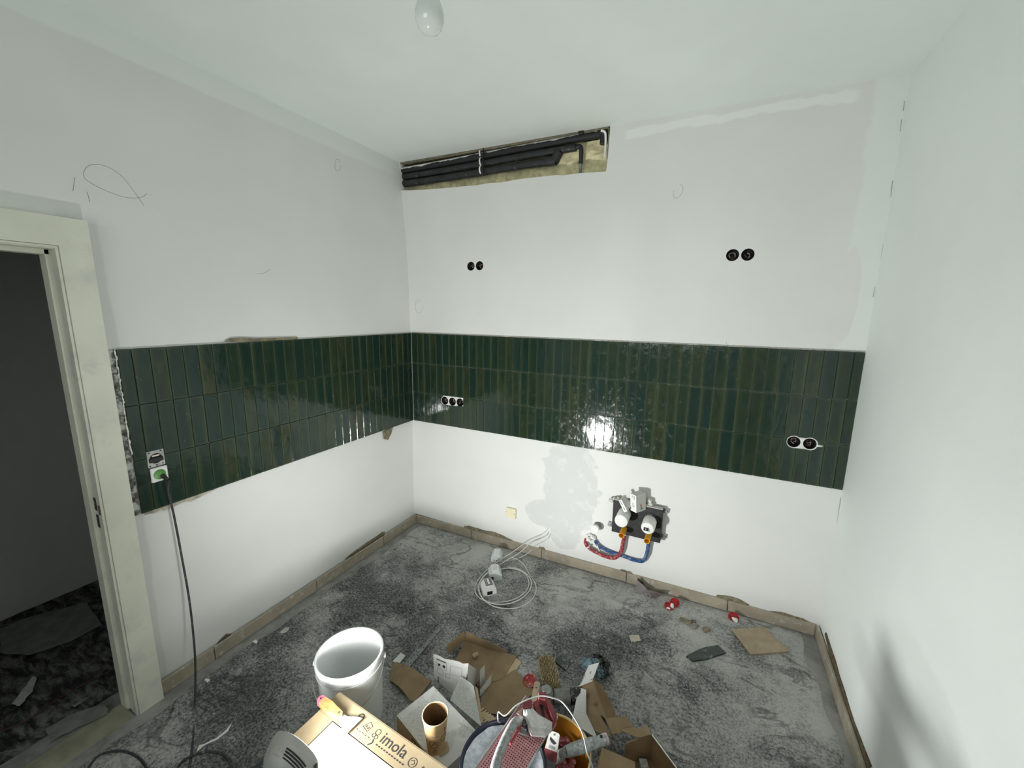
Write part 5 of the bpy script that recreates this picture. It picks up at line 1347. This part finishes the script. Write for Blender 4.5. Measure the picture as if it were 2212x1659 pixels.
# wooden brush, bristles up
t = thing('scrubbing_brush', 'wooden scrubbing brush with splayed straw bristles, lying bristles up', 'brush', g(1187, 1462, 0))
ba, bb = g(1177, 1424, 0.0), g(1194, 1502, 0.0)
d = (bb - ba); Lb = d.length; d.normalize(); s_ = Vector((-d.y, d.x, 0)); s_.normalize()
Mb = mat4(ba, d, s_, Vector((0, 0, 1)))
hw = 0.040
out_ = [(0.0, -hw * 0.6), (0.02, -hw), (Lb * 0.5, -hw), (Lb, -hw * 0.85), (Lb, hw * 0.85), (Lb * 0.5, hw), (0.02, hw), (0.0, hw * 0.6)]
MB().prism(out_, 0, 0.018, Mb).build('wooden_back', plain('brush_wood', (0.34, 0.24, 0.13), 0.6, vary=0.2, scale=20), t)
rr = random.Random(5); br = MB()
nxb, nyb = 34, 12
for i in range(nxb):
    for j in range(nyb):
        u = 0.006 + (Lb - 0.012) * i / (nxb - 1); v = -hw * 0.86 + 2 * hw * 0.86 * j / (nyb - 1)
        if u < 0.02 and abs(v) > hw * 0.7: continue
        lean = Vector((rr.uniform(-0.2, 0.2) + 0.25 * math.sin(i * 0.9 + j), v / hw * 0.75 + rr.uniform(-0.15, 0.15), 1.0)).normalized()
        b_ = Vector((u, v, 0.017)); L_ = 0.015 + rr.uniform(-0.003, 0.003)
        tip = b_ + lean * L_
        w_ = 0.0030
        vs_ = [Mb @ Vector(p_) for p_ in ((b_.x - w_, b_.y, b_.z), (b_.x + w_, b_.y, b_.z), (b_.x, b_.y + w_, b_.z), (tip.x - w_ * .8, tip.y, tip.z), (tip.x + w_ * .8, tip.y, tip.z), (tip.x, tip.y + w_ * .8, tip.z + 0.001))]
        br.add(vs_, [(0, 1, 4, 3), (1, 2, 5, 4), (2, 0, 3, 5), (3, 4, 5)])
o = br.build('bristles', plain('straw_bristle', (0.40, 0.33, 0.19), 0.8, vary=0.35, scale=90), t); o['kind'] = 'stuff'

# angle grinder lying behind the buckets
M_GRIND = plain('grinder_grey', (0.17, 0.17, 0.155), 0.5, 0.2, vary=0.25, scale=30, dust=0.15, dustcol=(0.3, 0.3, 0.28), dscale=90)
hd = g(1180, 1500, 0.055)
t = thing('angle_grinder', 'dusty grey and black angle grinder lying behind the buckets', 'grinder', g(1195, 1500, 0))
MB().lathe([(0.0, -0.045), (0.030, -0.045), (0.036, -0.030), (0.036, 0.010), (0.030, 0.020), (0.026, 0.024), (0.0, 0.024)], 28, Matrix.Translation(hd)).build('gear_head', M_GRIND, t)
MB().lathe([(0.0, 0.0245), (0.021, 0.0245), (0.023, 0.027), (0.020, 0.031), (0.006, 0.031), (0.006, 0.036), (0.0, 0.036)], 28, Matrix.Translation(hd)).build('spindle_cover', M_STEEL, t)
for a in (0.7, 2.3, 3.9, 5.5): MB().cyl(hd + Vector((0.031 * math.cos(a), 0.031 * math.sin(a), 0.010)), hd + Vector((0.031 * math.cos(a), 0.031 * math.sin(a), 0.021)), 0.005, n=8).build('screw', M_BLACK, t)
b1_, b2_, b3_ = hd + Vector((0.03, 0.015, -0.010)), hd + Vector((0.095, 0.050, -0.012)), hd + Vector((0.185, 0.115, -0.018))
MB().tube([b1_, b1_.lerp(b2_, 0.5), b2_], 0.030, 20, rf=lambda u, i: 0.028 + 0.006 * u).build('neck', M_GRIND, t)
MB().tube([b2_, b2_.lerp(b3_, 0.3), b2_.lerp(b3_, 0.7), b3_], 0.032, 20, rf=lambda u, i: 0.033 - 0.008 * u).build('motor_body', M_BLACKD, t)
for k in range(4):
    MB().box(b2_.lerp(b3_, 0.25 + 0.15 * k) + Vector((0, 0, 0.030 - 0.002 * k)), (0.006, 0.030, 0.003), Matrix.Rotation(0.6, 3, 'Z')).build('vent_slit', M_BLACK, t)
# mixing stick
st = thing('mixing_stick', 'flat pale wooden stirring stick with a hole, leaning behind the buckets', 'stick', g(1160, 1500, 0))
sa, sb = g(1161, 1473, 0.05), g(1150, 1530, 0.09)
d = (sb - sa); Ls = d.length; d.normalize(); s_ = d.cross(Vector((0, 0, 1))).normalized(); n_ = s_.cross(d)
Ms = mat4(sa, d, s_, n_)
MB().prism([(0, -0.006), (0.006, -0.013), (Ls, -0.014), (Ls, 0.014), (0.006, 0.013), (0, 0.006), (-0.002, 0)], -0.002, 0.002, Ms).build('blade', plain('pale_wood', (0.50, 0.39, 0.27), 0.7, vary=0.12, scale=25), st)
MB().cyl(Ms @ Vector((0.045, 0, -0.0026)), Ms @ Vector((0.045, 0, 0.0026)), 0.004, n=10).build('hole', M_BLACK, st)
# crumpled bag
t = thing('plastic_bag', 'crumpled clear and black plastic bag behind the folded white cardboard', 'plastic bag', g(1290, 1445, 0))
def crumple(c, size, seed, mat, name):
    rr = random.Random(seed); n = 9; vs = []; fs = []
    for j in range(n + 1):
        for i in range(2 * n):
            a, b = PI * j / n, PI * i / n
            k = 1 + rr.uniform(-0.28, 0.28)
            vs.append((c[0] + size[0] * k * math.sin(a) * math.cos(b), c[1] + size[1] * k * math.sin(a) * math.sin(b), c[2] + size[2] * k * math.cos(a)))
    for j in range(n):
        for i in range(2 * n): fs.append((j * 2 * n + i, (j + 1) * 2 * n + i, (j + 1) * 2 * n + (i + 1) % (2 * n), j * 2 * n + (i + 1) % (2 * n)))
    MB().add(vs, fs).build(name, mat, t)
M_FILM = plain('blue_clear_film', (0.20, 0.30, 0.36), 0.15, vary=0.4, scale=40, **{'Transmission Weight': 0.35})
M_FILMB = plain('black_film', (0.010, 0.010, 0.012), 0.2, vary=0.4, scale=40)
crumple(g(1280, 1440, 0.030), (0.050, 0.038, 0.030), 3, M_FILM, 'clear_film')
crumple(g(1302, 1445, 0.030), (0.036, 0.050, 0.034), 8, M_FILMB, 'black_film')
crumple(g(1293, 1423, 0.022), (0.030, 0.022, 0.022), 9, M_FILMB, 'black_film')
crumple(g(1296, 1450, 0.040), (0.026, 0.030, 0.026), 12, M_FILM, 'clear_film')

# folded white-brown cardboard, standing like a tent
t = thing('folded_carton', 'folded cardboard with white outside and cut-outs, standing beside the buckets', 'cardboard', g(1290, 1520, 0))
R0, R1 = at(1279, 1466, 0.125), at(1322, 1592, 0.165)
L0, L1, L2 = at(1250, 1486, 0.075), at(1234, 1562, 0.080), at(1290, 1594, 0.110)
MB().panel([L0, at(1240, 1535, 0.078), at(1297, 1545, 0.150), R0], 0.004, mi_back=1).build('side_panel', [M_KRAFT, M_KRAFT], t)
MB().panel([at(1240, 1535, 0.078), L1, R1, at(1297, 1545, 0.150)], 0.004, mi_back=1).build('side_panel', [M_KRAFT, M_KRAFT], t)
def liftp(p, k=0.0012): return p + Vector((-0.0006, -0.0006, k))
ws = [liftp(p) for p in (at(1252, 1487, 0.0770), at(1241, 1537, 0.0795), at(1272, 1541, 0.1185), at(1275, 1478, 0.116))]
wst = MB().panel([L0 + Vector((0, 0, .004)), at(1240, 1535, 0.084), at(1266, 1540, 0.130), at(1266, 1490, 0.117)], 0.001).build('white_facing', M_CARDW, t)
MB().panel([at(1240, 1535, 0.084), L1 + Vector((0, 0, .004)), at(1292, 1596, 0.150), at(1266, 1540, 0.130)], 0.001).build('white_facing', M_CARDW, t)
tip = MB().panel([at(1249, 1484, 0.080), at(1279, 1472, 0.128), at(1294, 1431, 0.120), at(1272, 1437, 0.090)], 0.003, mi_back=1).build('tongue', [M_CARDW, M_KRAFT], t)
ta, tb_ = at(1254.5, 1481, 0.0845), at(1267, 1452, 0.0885)
dx_ = (tb_ - ta).normalized(); pn = (at(1279, 1472, 0.128) - at(1249, 1484, 0.080)).normalized(); nz_ = dx_.cross(-pn).normalized()
if nz_.z < 0: nz_ = -nz_
dy_ = nz_.cross(dx_)
obj('lettering', text_mesh('MARAZZI', 0.016, mat4(ta + nz_ * 0.003, dx_, dy_, nz_), 0.0002), M_PRINT, tip)
MB().panel([at(1297, 1545, 0.150), at(1309, 1556, 0.05), at(1290, 1478, 0.02), R0][::-1], 0.004).build('right_panel', M_KRAFT, t)
MB().panel([R0, at(1300, 1480, 0.060), at(1334, 1548, 0.020), at(1309, 1556, 0.050)][::-1], 0.004, nu=3).build('outer_panel', M_KRAFTD, t)
for (px_, py_, h_, s_) in ((1270, 1502, 0.1095, 0.010), (1254, 1548, 0.1000, 0.010), (1287, 1518, 0.140, 0.009)):
    c = at(px_, py_, h_ + 0.003)
    MB().lathe([(0.0, 0.0005), (s_, 0.0005)], 18, mat4(c, Vector((0.8, 0.2, 0.5)).normalized(), Vector((-0.25, 0.96, 0.0)).normalized(), Vector((-0.5, -0.1, 0.86)).normalized())).build('cut_out', M_KRAFTD, t)

# open brown box at the right of the pile
t = thing('open_box', 'open brown cardboard box with torn flaps, at the right end of the pile', 'carton', Vector((2.06, -1.25, gz(2.06, -1.25))))
K = at(1407, 1587, 0.15); u1 = Vector((0.76, -0.65, 0)).normalized(); u2 = Vector((-0.77, -0.64, 0)).normalized()
zf = gz(2.1, -1.2); dn = Vector((0, 0, zf - 0.15))
MB().panel([K + dn, K + u1 * 0.26 + dn, K + u1 * 0.26, K], 0.005, mi_back=1).build('right_wall', [M_KRAFTD, M_CARDW], t)
MB().panel([K + u2 * 0.11 + dn, K + dn, K, K + u2 * 0.11 + Vector((0, 0, -0.012))], 0.005, mi_back=1, nu=6, ragged=0.003).build('far_wall', [M_KRAFTD, M_KRAFT], t)
MB().panel([K + dn + Vector((0, 0, .004)), K + u1 * 0.26 + dn + Vector((0, 0, .004)), K + u1 * 0.26 + u2 * 0.19 + dn + Vector((0, 0, .004)), K + u2 * 0.19 + dn + Vector((0, 0, .004))][::-1], 0.004).build('bottom', M_KRAFTD, t)
MB().panel([K + u1 * 0.26 + dn, K + u1 * 0.26 + u2 * 0.19 + dn, K + u1 * 0.26 + u2 * 0.19, K + u1 * 0.26], 0.005).build('near_wall', M_KRAFT, t)
MB().panel([K + u2 * 0.004 + Vector((0, 0, .002)), K + u2 * 0.062 + Vector((0, 0, .002)), at(1340, 1578, 0.162), at(1399, 1569, 0.160)], 0.003, nu=6, nv=4, bend=0.004, ragged=0.005).build('torn_flap', M_KRAFT, t)
MB().panel([at(1322, 1586, 0.150), at(1370, 1575, 0.152), at(1355, 1548, 0.156), at(1307, 1551, 0.152)], 0.004).build('side_flap', M_KRAFT, t)
MB().panel([at(1285, 1690, 0.13), at(1372, 1690, 0.13), at(1372, 1646, 0.15), at(1300, 1614, 0.15)], 0.004).build('near_flap', M_KRAFT, t)
MB().box(K + u2 * 0.05 + u1 * 0.03 + dn + Vector((0, 0, 0.02)), (0.03, 0.03, 0.03), Matrix.Rotation(0.4, 3, 'Z')).build('scrap', M_WIREG, t)

# ------------------------------------------------------------------ the two buckets with tools
M_NAVY = plain('navy_black_plastic', (0.010, 0.012, 0.028), 0.4, vary=0.3, scale=30)
kc = Vector((1.712, -1.638, 0)); kc.z = gz(kc.x, kc.y); KH = 0.42 - kc.z; KR = 0.136
t = thing('mortar_bucket', 'black bucket filled with pale grey adhesive, under the pink rasp', 'bucket', kc)
MT = Matrix.Translation(kc)
MB().lathe([(0.0, 0.0), (0.112, 0.0), (0.116, 0.004), (KR - 0.006, KH - 0.03), (KR - 0.004, KH - 0.004), (KR - 0.006, KH), (KR - 0.009, KH - 0.004), (0.112, 0.01), (0.0, 0.01)], 56, MT).build('body', M_NAVY, t)
MB().lathe([(KR - 0.010, KH - 0.003), (KR - 0.007, KH + 0.003), (KR - 0.001, KH + 0.003), (KR, KH - 0.004), (KR - 0.004, KH - 0.012)], 56, MT).build('rim', M_NAVY, t)
def mud():
    s = NT('wet_grey_adhesive'); n = s.noise(55.0, 5.0, 0.7); n2 = s.noise(220.0, 2.0)
    c = s.mix(s.step(n, 0.35, 0.7), (0.46, 0.49, 0.55), (0.72, 0.75, 0.80))
    c = s.mix(s.m('MULTIPLY', s.step(n2, 0.62, 0.68), 0.7), c, (0.80, 0.82, 0.84))
    return s.out(c, 0.45, 0, s.bump(n, 0.6, 0.006), 0.5)
mv = []; mf = []; n_r, n_a = 12, 48
rr = random.Random(8)
for j in range(n_r + 1):
    for i in range(n_a):
        r_ = (KR - 0.0105) * j / n_r; a = 2 * PI * i / n_a
        mv.append((kc.x + r_ * math.cos(a), kc.y + r_ * math.sin(a), kc.z + KH - 0.022 + 0.006 * mnoise.noise((r_ * 30 * math.cos(a), r_ * 30 * math.sin(a), 1)) + (0.014 * max(0, (j / n_r - 0.8) / 0.2) * (0.6 + 0.4 * rr.random()))))
for j in range(n_r):
    for i in range(n_a): mf.append((j * n_a + i, (j + 1) * n_a + i, (j + 1) * n_a + (i + 1) % n_a, j * n_a + (i + 1) % n_a))
mo = MB().add(mv, mf, 0, True).build('adhesive', mud(), t)
wire = [kc + Vector((-0.068, 0.112, KH - 0.01)), at(1076, 1556, 0.435), at(1077, 1538, 0.455), at(1092, 1546, 0.462), at(1118, 1522, 0.50), at(1162, 1504, 0.535), at(1195, 1508, 0.555), at(1219, 1521, 0.56), at(1254, 1574, 0.565), at(1268, 1625, 0.54), at(1272, 1675, 0.50), kc + Vector((0.145, -0.07, KH + 0.02)), kc + Vector((0.124, -0.066, KH - 0.012))]
MB().tube(wire, 0.0025, 8, sub=6).build('handle', plain('dull_wire', (0.34, 0.34, 0.33), 0.4, 0.6, vary=0.15, dust=0.2), t)

# pink perforated rasp lying across the bucket (real holes)
M_RASP = plain('pink_rasp_sheet', (0.50, 0.24, 0.25), 0.5, 0.1, vary=0.15, scale=60, dust=0.2, dustcol=(0.5, 0.36, 0.36))
ra, rb_ = at(1163, 1536, 0.436), at(1080, 1664, 0.432)
d = (rb_ - ra).normalized(); s_ = Vector((0, 0, 1)).cross(d).normalized(); n_ = d.cross(s_)
if n_.z < 0: n_ = -n_
RL, RW = 0.40, 0.128
rs = thing('rasp', 'pink perforated plaster rasp with metal edges and a grey handle, across the black bucket', 'rasp', ra + d * RL / 2)
Mr = mat4(ra - d * 0.02, d, s_, n_)
cell = 0.0080; ncx, ncy = int(RL / cell), int(RW / cell)
sv = []; sf = []
for i in range(ncx):
    for j in range(ncy):
        x0, y0 = i * cell, -RW / 2 + j * cell
        cx_, cy_ = x0 + cell / 2, y0 + cell / 2
        b0 = len(sv)
        edge_pts = [(x0, y0), (cx_, y0), (x0 + cell, y0), (x0 + cell, cy_), (x0 + cell, y0 + cell), (cx_, y0 + cell), (x0, y0 + cell), (x0, cy_)]
        rad = 0.0018
        for (px_, py_) in edge_pts: sv.append((px_, py_, 0.0))
        for k in range(8):
            a = -3 * PI / 4 + k * PI / 4
            sv.append((cx_ + rad * math.cos(a), cy_ + rad * math.sin(a), 0.0009))
        for k in range(8): sf.append((b0 + k, b0 + (k + 1) % 8, b0 + 8 + (k + 1) % 8, b0 + 8 + k))
MB().add(sv, sf, 0, False, Mr).build('perforated_sheet', M_RASP, rs)
MB().box(Mr @ Vector((RL / 2, 0, -0.006)), (RL, RW - 0.004, 0.003), Mr.to_3x3()).build('backing', M_BLACK, rs)
for sg in (-1, 1): MB().box(Mr @ Vector((RL / 2, sg * (RW / 2 + 0.001), 0.000)), (RL, 0.004, 0.010), Mr.to_3x3(), bevel=0.001).build('edge_rail', M_STEEL, rs)
M_HGREY = plain('worn_grey_handle', (0.30, 0.31, 0.31), 0.5, vary=0.3, scale=35, dust=0.35, dustcol=(0.48, 0.49, 0.49), dscale=130)
hpt = [at(1126, 1556, 0.456), at(1112, 1562, 0.482), at(1098, 1585, 0.492), at(1084, 1615, 0.494), at(1073, 1645, 0.494), at(1066, 1675, 0.490), at(1062, 1700, 0.46)]
MB().tube(hpt, 0.0145, 14, sub=5).build('handle', M_HGREY, rs)
MB().tube([at(1124, 1568, 0.462), at(1112, 1588, 0.468), at(1101, 1606, 0.468)], 0.006, 8, sub=4).build('handle_grip', plain('red_rubber', (0.34, 0.06, 0.07), 0.5, vary=0.2), rs)
MB().box(at(1137, 1566, 0.455), (0.030, 0.022, 0.034), Mr.to_3x3(), bevel=0.004).build('clamp', M_BLACKD, rs)
MB().box(at(1131, 1580, 0.446), (0.020, 0.034, 0.006), Mr.to_3x3() @ Matrix.Rotation(0.3, 3, 'Z')).build('blade_holder', M_STEEL, rs)

# red and white clamping tool on the rasp
t = thing('levelling_pliers', 'red and white plastic levelling pliers lying on the pink rasp', 'pliers', at(1175, 1560, 0.46))
c0 = at(1166, 1552, 0.475)
ex = (at(1172, 1576, 0.475) - at(1160, 1520, 0.475)).normalized(); ey = Vector((0, 0, 1)).cross(ex).normalized(); ez = ex.cross(ey)
Mp = mat4(c0, ex, ey, ez)
M_WPL = plain('plastered_white_plastic', (0.66, 0.64, 0.62), 0.5, vary=0.15, scale=50, dust=0.2)
M_DRED = plain('dull_red_plastic', (0.26, 0.050, 0.060), 0.5, vary=0.25, scale=40, dust=0.18, dustcol=(0.5, 0.38, 0.38))
MB().prism([(-0.020, -0.052), (0.040, -0.036), (0.050, 0.006), (0.034, 0.034), (0.004, -0.004), (-0.022, -0.022)], -0.016, 0.020, Mp).build('white_body', M_WPL, t)
MB().prism([(-0.052, -0.046), (-0.022, -0.054), (-0.020, -0.026), (-0.046, -0.018)], -0.014, 0.026, Mp).build('red_jaw', M_DRED, t)
MB().prism([(-0.060, 0.010), (0.030, 0.036), (0.042, 0.020), (0.010, -0.006), (-0.050, -0.012)], -0.012, 0.010, Mp).build('red_jaw', M_DRED, t)
MB().prism([(-0.066, 0.008), (-0.040, 0.006), (-0.030, 0.030), (-0.060, 0.034)], 0.006, 0.034, Mp).build('red_jaw', M_DRED, t)
MB().prism([(-0.056, 0.036), (0.020, 0.052), (0.036, 0.036), (-0.040, 0.026)], -0.010, 0.030, Mp).build('red_jaw', M_DRED, t)
MB().box(Mp @ Vector((-0.008, -0.036, 0.022)), (0.018, 0.014, 0.004), Mp.to_3x3()).build('slide', M_WHITEP, t)
MB().box(Mp @ Vector((-0.018, -0.036, 0.0215)), (0.004, 0.018, 0.004), Mp.to_3x3()).build('slot', M_BLACK, t)
MB().box(Mp @ Vector((-0.020, 0.012, 0.0105)), (0.050, 0.010, 0.002), Mp.to_3x3()).build('slot', M_BLACK, t)

# small paint brush with pale bristles on the rasp
t = thing('paint_brush', 'small brush with pale stiff bristles lying on the pink rasp', 'brush', at(1135, 1542, 0.44))
rr = random.Random(2)
f0 = at(1128, 1550, 0.448); f1 = at(1147, 1533, 0.448)
for k in range(22):
    p0_ = f0.lerp(f1, k / 21)
    MB().tube([p0_, p0_ + (at(1128, 1536, 0.45) - at(1139, 1545, 0.448)) * (1.0 + rr.uniform(-0.1, 0.1))], 0.0012, 5).build('bristle', plain('pale_bristle', (0.50, 0.46, 0.38), 0.7) if k == 0 else bpy.data.materials['pale_bristle'], t)
MB().box(f0.lerp(f1, 0.5) + (at(1139, 1545, 0.448) - at(1128, 1536, 0.45)) * 0.3, ((f1 - f0).length, 0.012, 0.010), Matrix.Rotation(math.atan2((f1 - f0).y, (f1 - f0).x), 3, 'Z')).build('ferrule', M_STEEL, t)

# amber bucket
ac = Vector((1.790, -1.385, 0)); ac.z = gz(ac.x, ac.y); AH = 0.225 - ac.z; AR = 0.131
t = thing('amber_bucket', 'low orange translucent bucket full of red clips, behind the black bucket', 'bucket', ac)
M_AMB = plain('amber_plastic', (0.62, 0.27, 0.035), 0.3, vary=0.2, scale=12, **{'Transmission Weight': 0.25})
MB().lathe([(0.0, 0.0), (0.112, 0.0), (AR, AH), (AR - 0.003, AH), (0.109, 0.003), (0.0, 0.003)], 56, Matrix.Translation(ac)).build('body', M_AMB, t)
MB().lathe([(AR - 0.003, AH), (AR - 0.001, AH + 0.004), (AR + 0.005, AH + 0.003), (AR + 0.005, AH - 0.008), (AR, AH - 0.008)], 56, Matrix.Translation(ac)).build('rim', plain('amber_rim', (0.70, 0.50, 0.25), 0.35, vary=0.1), t)
# red clips in it
rr = random.Random(15)
clip_m = MB().prism([(-0.045, -0.009), (0.020, -0.011), (0.045, -0.004), (0.045, 0.004), (0.020, 0.011), (-0.045, 0.009)], -0.001, 0.003).box((-0.020, 0, 0.008), (0.036, 0.004, 0.012)).lathe([(0.009, -0.002), (0.013, -0.002), (0.013, 0.004), (0.009, 0.004), (0.009, -0.002)], 14, Matrix.Translation((0.036, 0, 0))).mesh('levelling_clip')
for m_ in (M_DRED,): clip_m.materials.append(m_)
for k in range(26):
    a = rr.uniform(-1.9, 2.2); r_ = rr.uniform(0.01, 0.080)
    o = bpy.data.objects.new('levelling_clip', clip_m); COL.objects.link(o)
    o.location = (ac.x + r_ * math.cos(a), ac.y + r_ * math.sin(a), ac.z + 0.060 + 0.0050 * k)
    o.rotation_euler = (rr.uniform(-0.5, 0.5), rr.uniform(-0.5, 0.5), rr.uniform(0, 6.28))
    tag(o, 'red plastic tile levelling clip heaped in the amber bucket', 'clip', 'red clips in the amber bucket')
# float / trowel handle over its rim
t = thing('trowel', 'trowel with worn grey handle resting on the amber bucket rim', 'trowel', at(1258, 1612, 0.25))
a_, b_ = at(1222, 1624, 0.262), at(1308, 1597, 0.262)
MB().tube([a_, a_.lerp(b_, 0.25), a_.lerp(b_, 0.6), b_], 0.018, 18, sub=5, rf=lambda u, i: 0.0165 + 0.004 * math.sin(PI * min(1, u * 1.1)) + (0.002 if u > 0.9 else 0)).build('handle', M_HGREY, t)
e_ = (b_ - a_).normalized()
MB().cyl(a_.lerp(b_, 0.88) - Vector((0, 0, 0.021)), a_.lerp(b_, 0.88) + Vector((0, 0, 0.0215)), 0.005, n=12).build('hanging_hole', M_BLACK, t)
MB().tube([b_ - e_ * 0.004, b_ + e_ * 0.006], 0.0188, 18).build('handle_end', plain('pinkish_end', (0.45, 0.30, 0.32), 0.5, vary=0.2, dust=0.3), t)
MB().tube([a_ + e_ * 0.006, at(1212, 1630, 0.245), at(1206, 1640, 0.215), at(1200, 1650, 0.170)], 0.013, 14, rf=lambda u, i: 0.016 - 0.004 * u).build('neck', M_HGREY, t)
MB().panel([at(1196, 1650, 0.165), at(1236, 1650, 0.165), at(1230, 1672, 0.09), at(1200, 1672, 0.09)], 0.002).build('blade', M_DRED, t)
# flat white brush handle with red band
t = thing('flat_brush', 'flat white brush handle with red band and black print, in the amber bucket', 'brush', at(1190, 1610, 0.22))
ta, tb2 = at(1199, 1582, 0.300), at(1178, 1680, 0.245)
dx_ = (tb2 - ta); Lq = dx_.length; dx_.normalize(); sy_ = Vector((0.98, 0.1, 0.15)); sy_ = (sy_ - dx_ * sy_.dot(dx_)).normalized(); nz_ = dx_.cross(sy_)
if nz_.z < 0: nz_ = -nz_
Mq = mat4(ta, dx_, sy_, nz_)
MB().prism([(0.0, -0.014), (0.004, -0.019), (Lq * 0.42, -0.023), (Lq * 0.42, 0.023), (0.004, 0.019), (0.0, 0.014)], -0.004, 0.004, Mq).build('handle', M_WPL, t)
MB().prism([(Lq * 0.42, -0.0235), (Lq * 0.62, -0.026), (Lq * 0.62, 0.026), (Lq * 0.42, 0.0235)], -0.0045, 0.0045, Mq).build('band', M_DRED, t)
MB().prism([(Lq * 0.62, -0.024), (Lq, -0.026), (Lq, 0.026), (Lq * 0.62, 0.024)], -0.003, 0.003, Mq).build('blade', M_STEEL, t)
MB().prism([(0.018, -0.012), (0.024, 0.002), (0.030, 0.014), (0.036, 0.006), (0.032, -0.004), (0.026, -0.012)], 0.004, 0.0048, Mq).build('print', M_PRINT, t)
MB().prism([(Lq * 0.32, -0.010), (Lq * 0.38, -0.010), (Lq * 0.38, 0.012), (Lq * 0.32, 0.012)], 0.004, 0.0046, Mq).build('print', M_PRINTG, t)
MB().cyl(Mq @ Vector((0.008, 0, 0.003)), Mq @ Vector((0.008, 0, 0.0055)), 0.003, n=10).build('rivet', M_STEEL, t)

# ------------------------------------------------------------------ the hall floor seen through the doorway
def hall_mat():
    s = NT('dark_hall_covering'); a = s.noise(8.0, 6.0, 0.7, dist=0.5, stretch=(1, 2.5, 1)); b = s.noise(90.0, 3.0)
    c = s.mix(s.step(a, 0.40, 0.66), (0.016, 0.016, 0.017), (0.20, 0.195, 0.185))
    c = s.mix(s.m('MULTIPLY', s.step(b, 0.66, 0.72), 0.4), c, (0.30, 0.29, 0.27))
    return s.out(c, 0.8, 0, s.bump(a, 0.7, 0.02), 0.3)
hg = MB(); vs = []; n1, n2 = 50, 90
for j in range(n2 + 1):
    for i in range(n1 + 1):
        x = -1.41 + 1.20 * i / n1; y = -0.5 - 2.9 * j / n2
        vs.append((x, y, fz(x, y) + 0.003 + 0.014 * max(0, mnoise.noise((x * 5, y * 9, 2))) + 0.004 * mnoise.noise((x * 18, y * 18, 5)) ** 2))
k = n1 + 1
hg.add(vs, [(j * k + i, (j + 1) * k + i, (j + 1) * k + i + 1, j * k + i + 1) for j in range(n2) for i in range(n1)], 0, True)
tag(hg.build('hall_covering', hall_mat()), 'dark crumpled floor covering in the unlit hall beyond the doorway', 'floor cover')
M_SCRAP = plain('grey_paper', (0.20, 0.20, 0.185), 0.8, vary=0.2, scale=15)
def scrap(px, label, mat=M_SCRAP, h=0.02):
    P = [fl(*q_, h) for q_ in px]; c = sum(P, Vector()) / len(P)
    o = MB().prism(wob([((p - c).x, (p - c).y) for p in P], 0.004, int(px[0][0])), 0, 0.002).build('paper_scrap', mat); o.location = c
    tag(o, label, 'paper', 'scraps on the hall floor')
scrap([(0, 1360), (60, 1335), (187, 1302), (218, 1350), (150, 1385), (60, 1415), (0, 1410)], 'large grey sheet lying at the back of the dark hall floor')
scrap([(28, 1520), (50, 1490), (72, 1462), (78, 1468), (70, 1495), (42, 1525)], 'torn pale strip of paper nearest the left edge on the hall floor', plain('pale_paper', (0.45, 0.44, 0.42), 0.8))
scrap([(155, 1525), (196, 1503), (190, 1510), (160, 1528)], 'thin pale sliver on the hall floor close to the door frame')
scrap([(100, 1575), (150, 1545), (225, 1522), (233, 1530), (230, 1542), (170, 1570), (110, 1600)], 'curled grey sheet on the hall floor beside the threshold')
red = MB().tube([fl(0, 1580, 0.02), fl(60, 1555, 0.02), fl(140, 1500, 0.022), fl(240, 1448, 0.02)], 0.003, 6, sub=5)
tag(red.build('red_cable', plain('red_cable', (0.07, 0.018, 0.016), 0.6)), 'thin dark red cable running across the hall floor', 'cable')
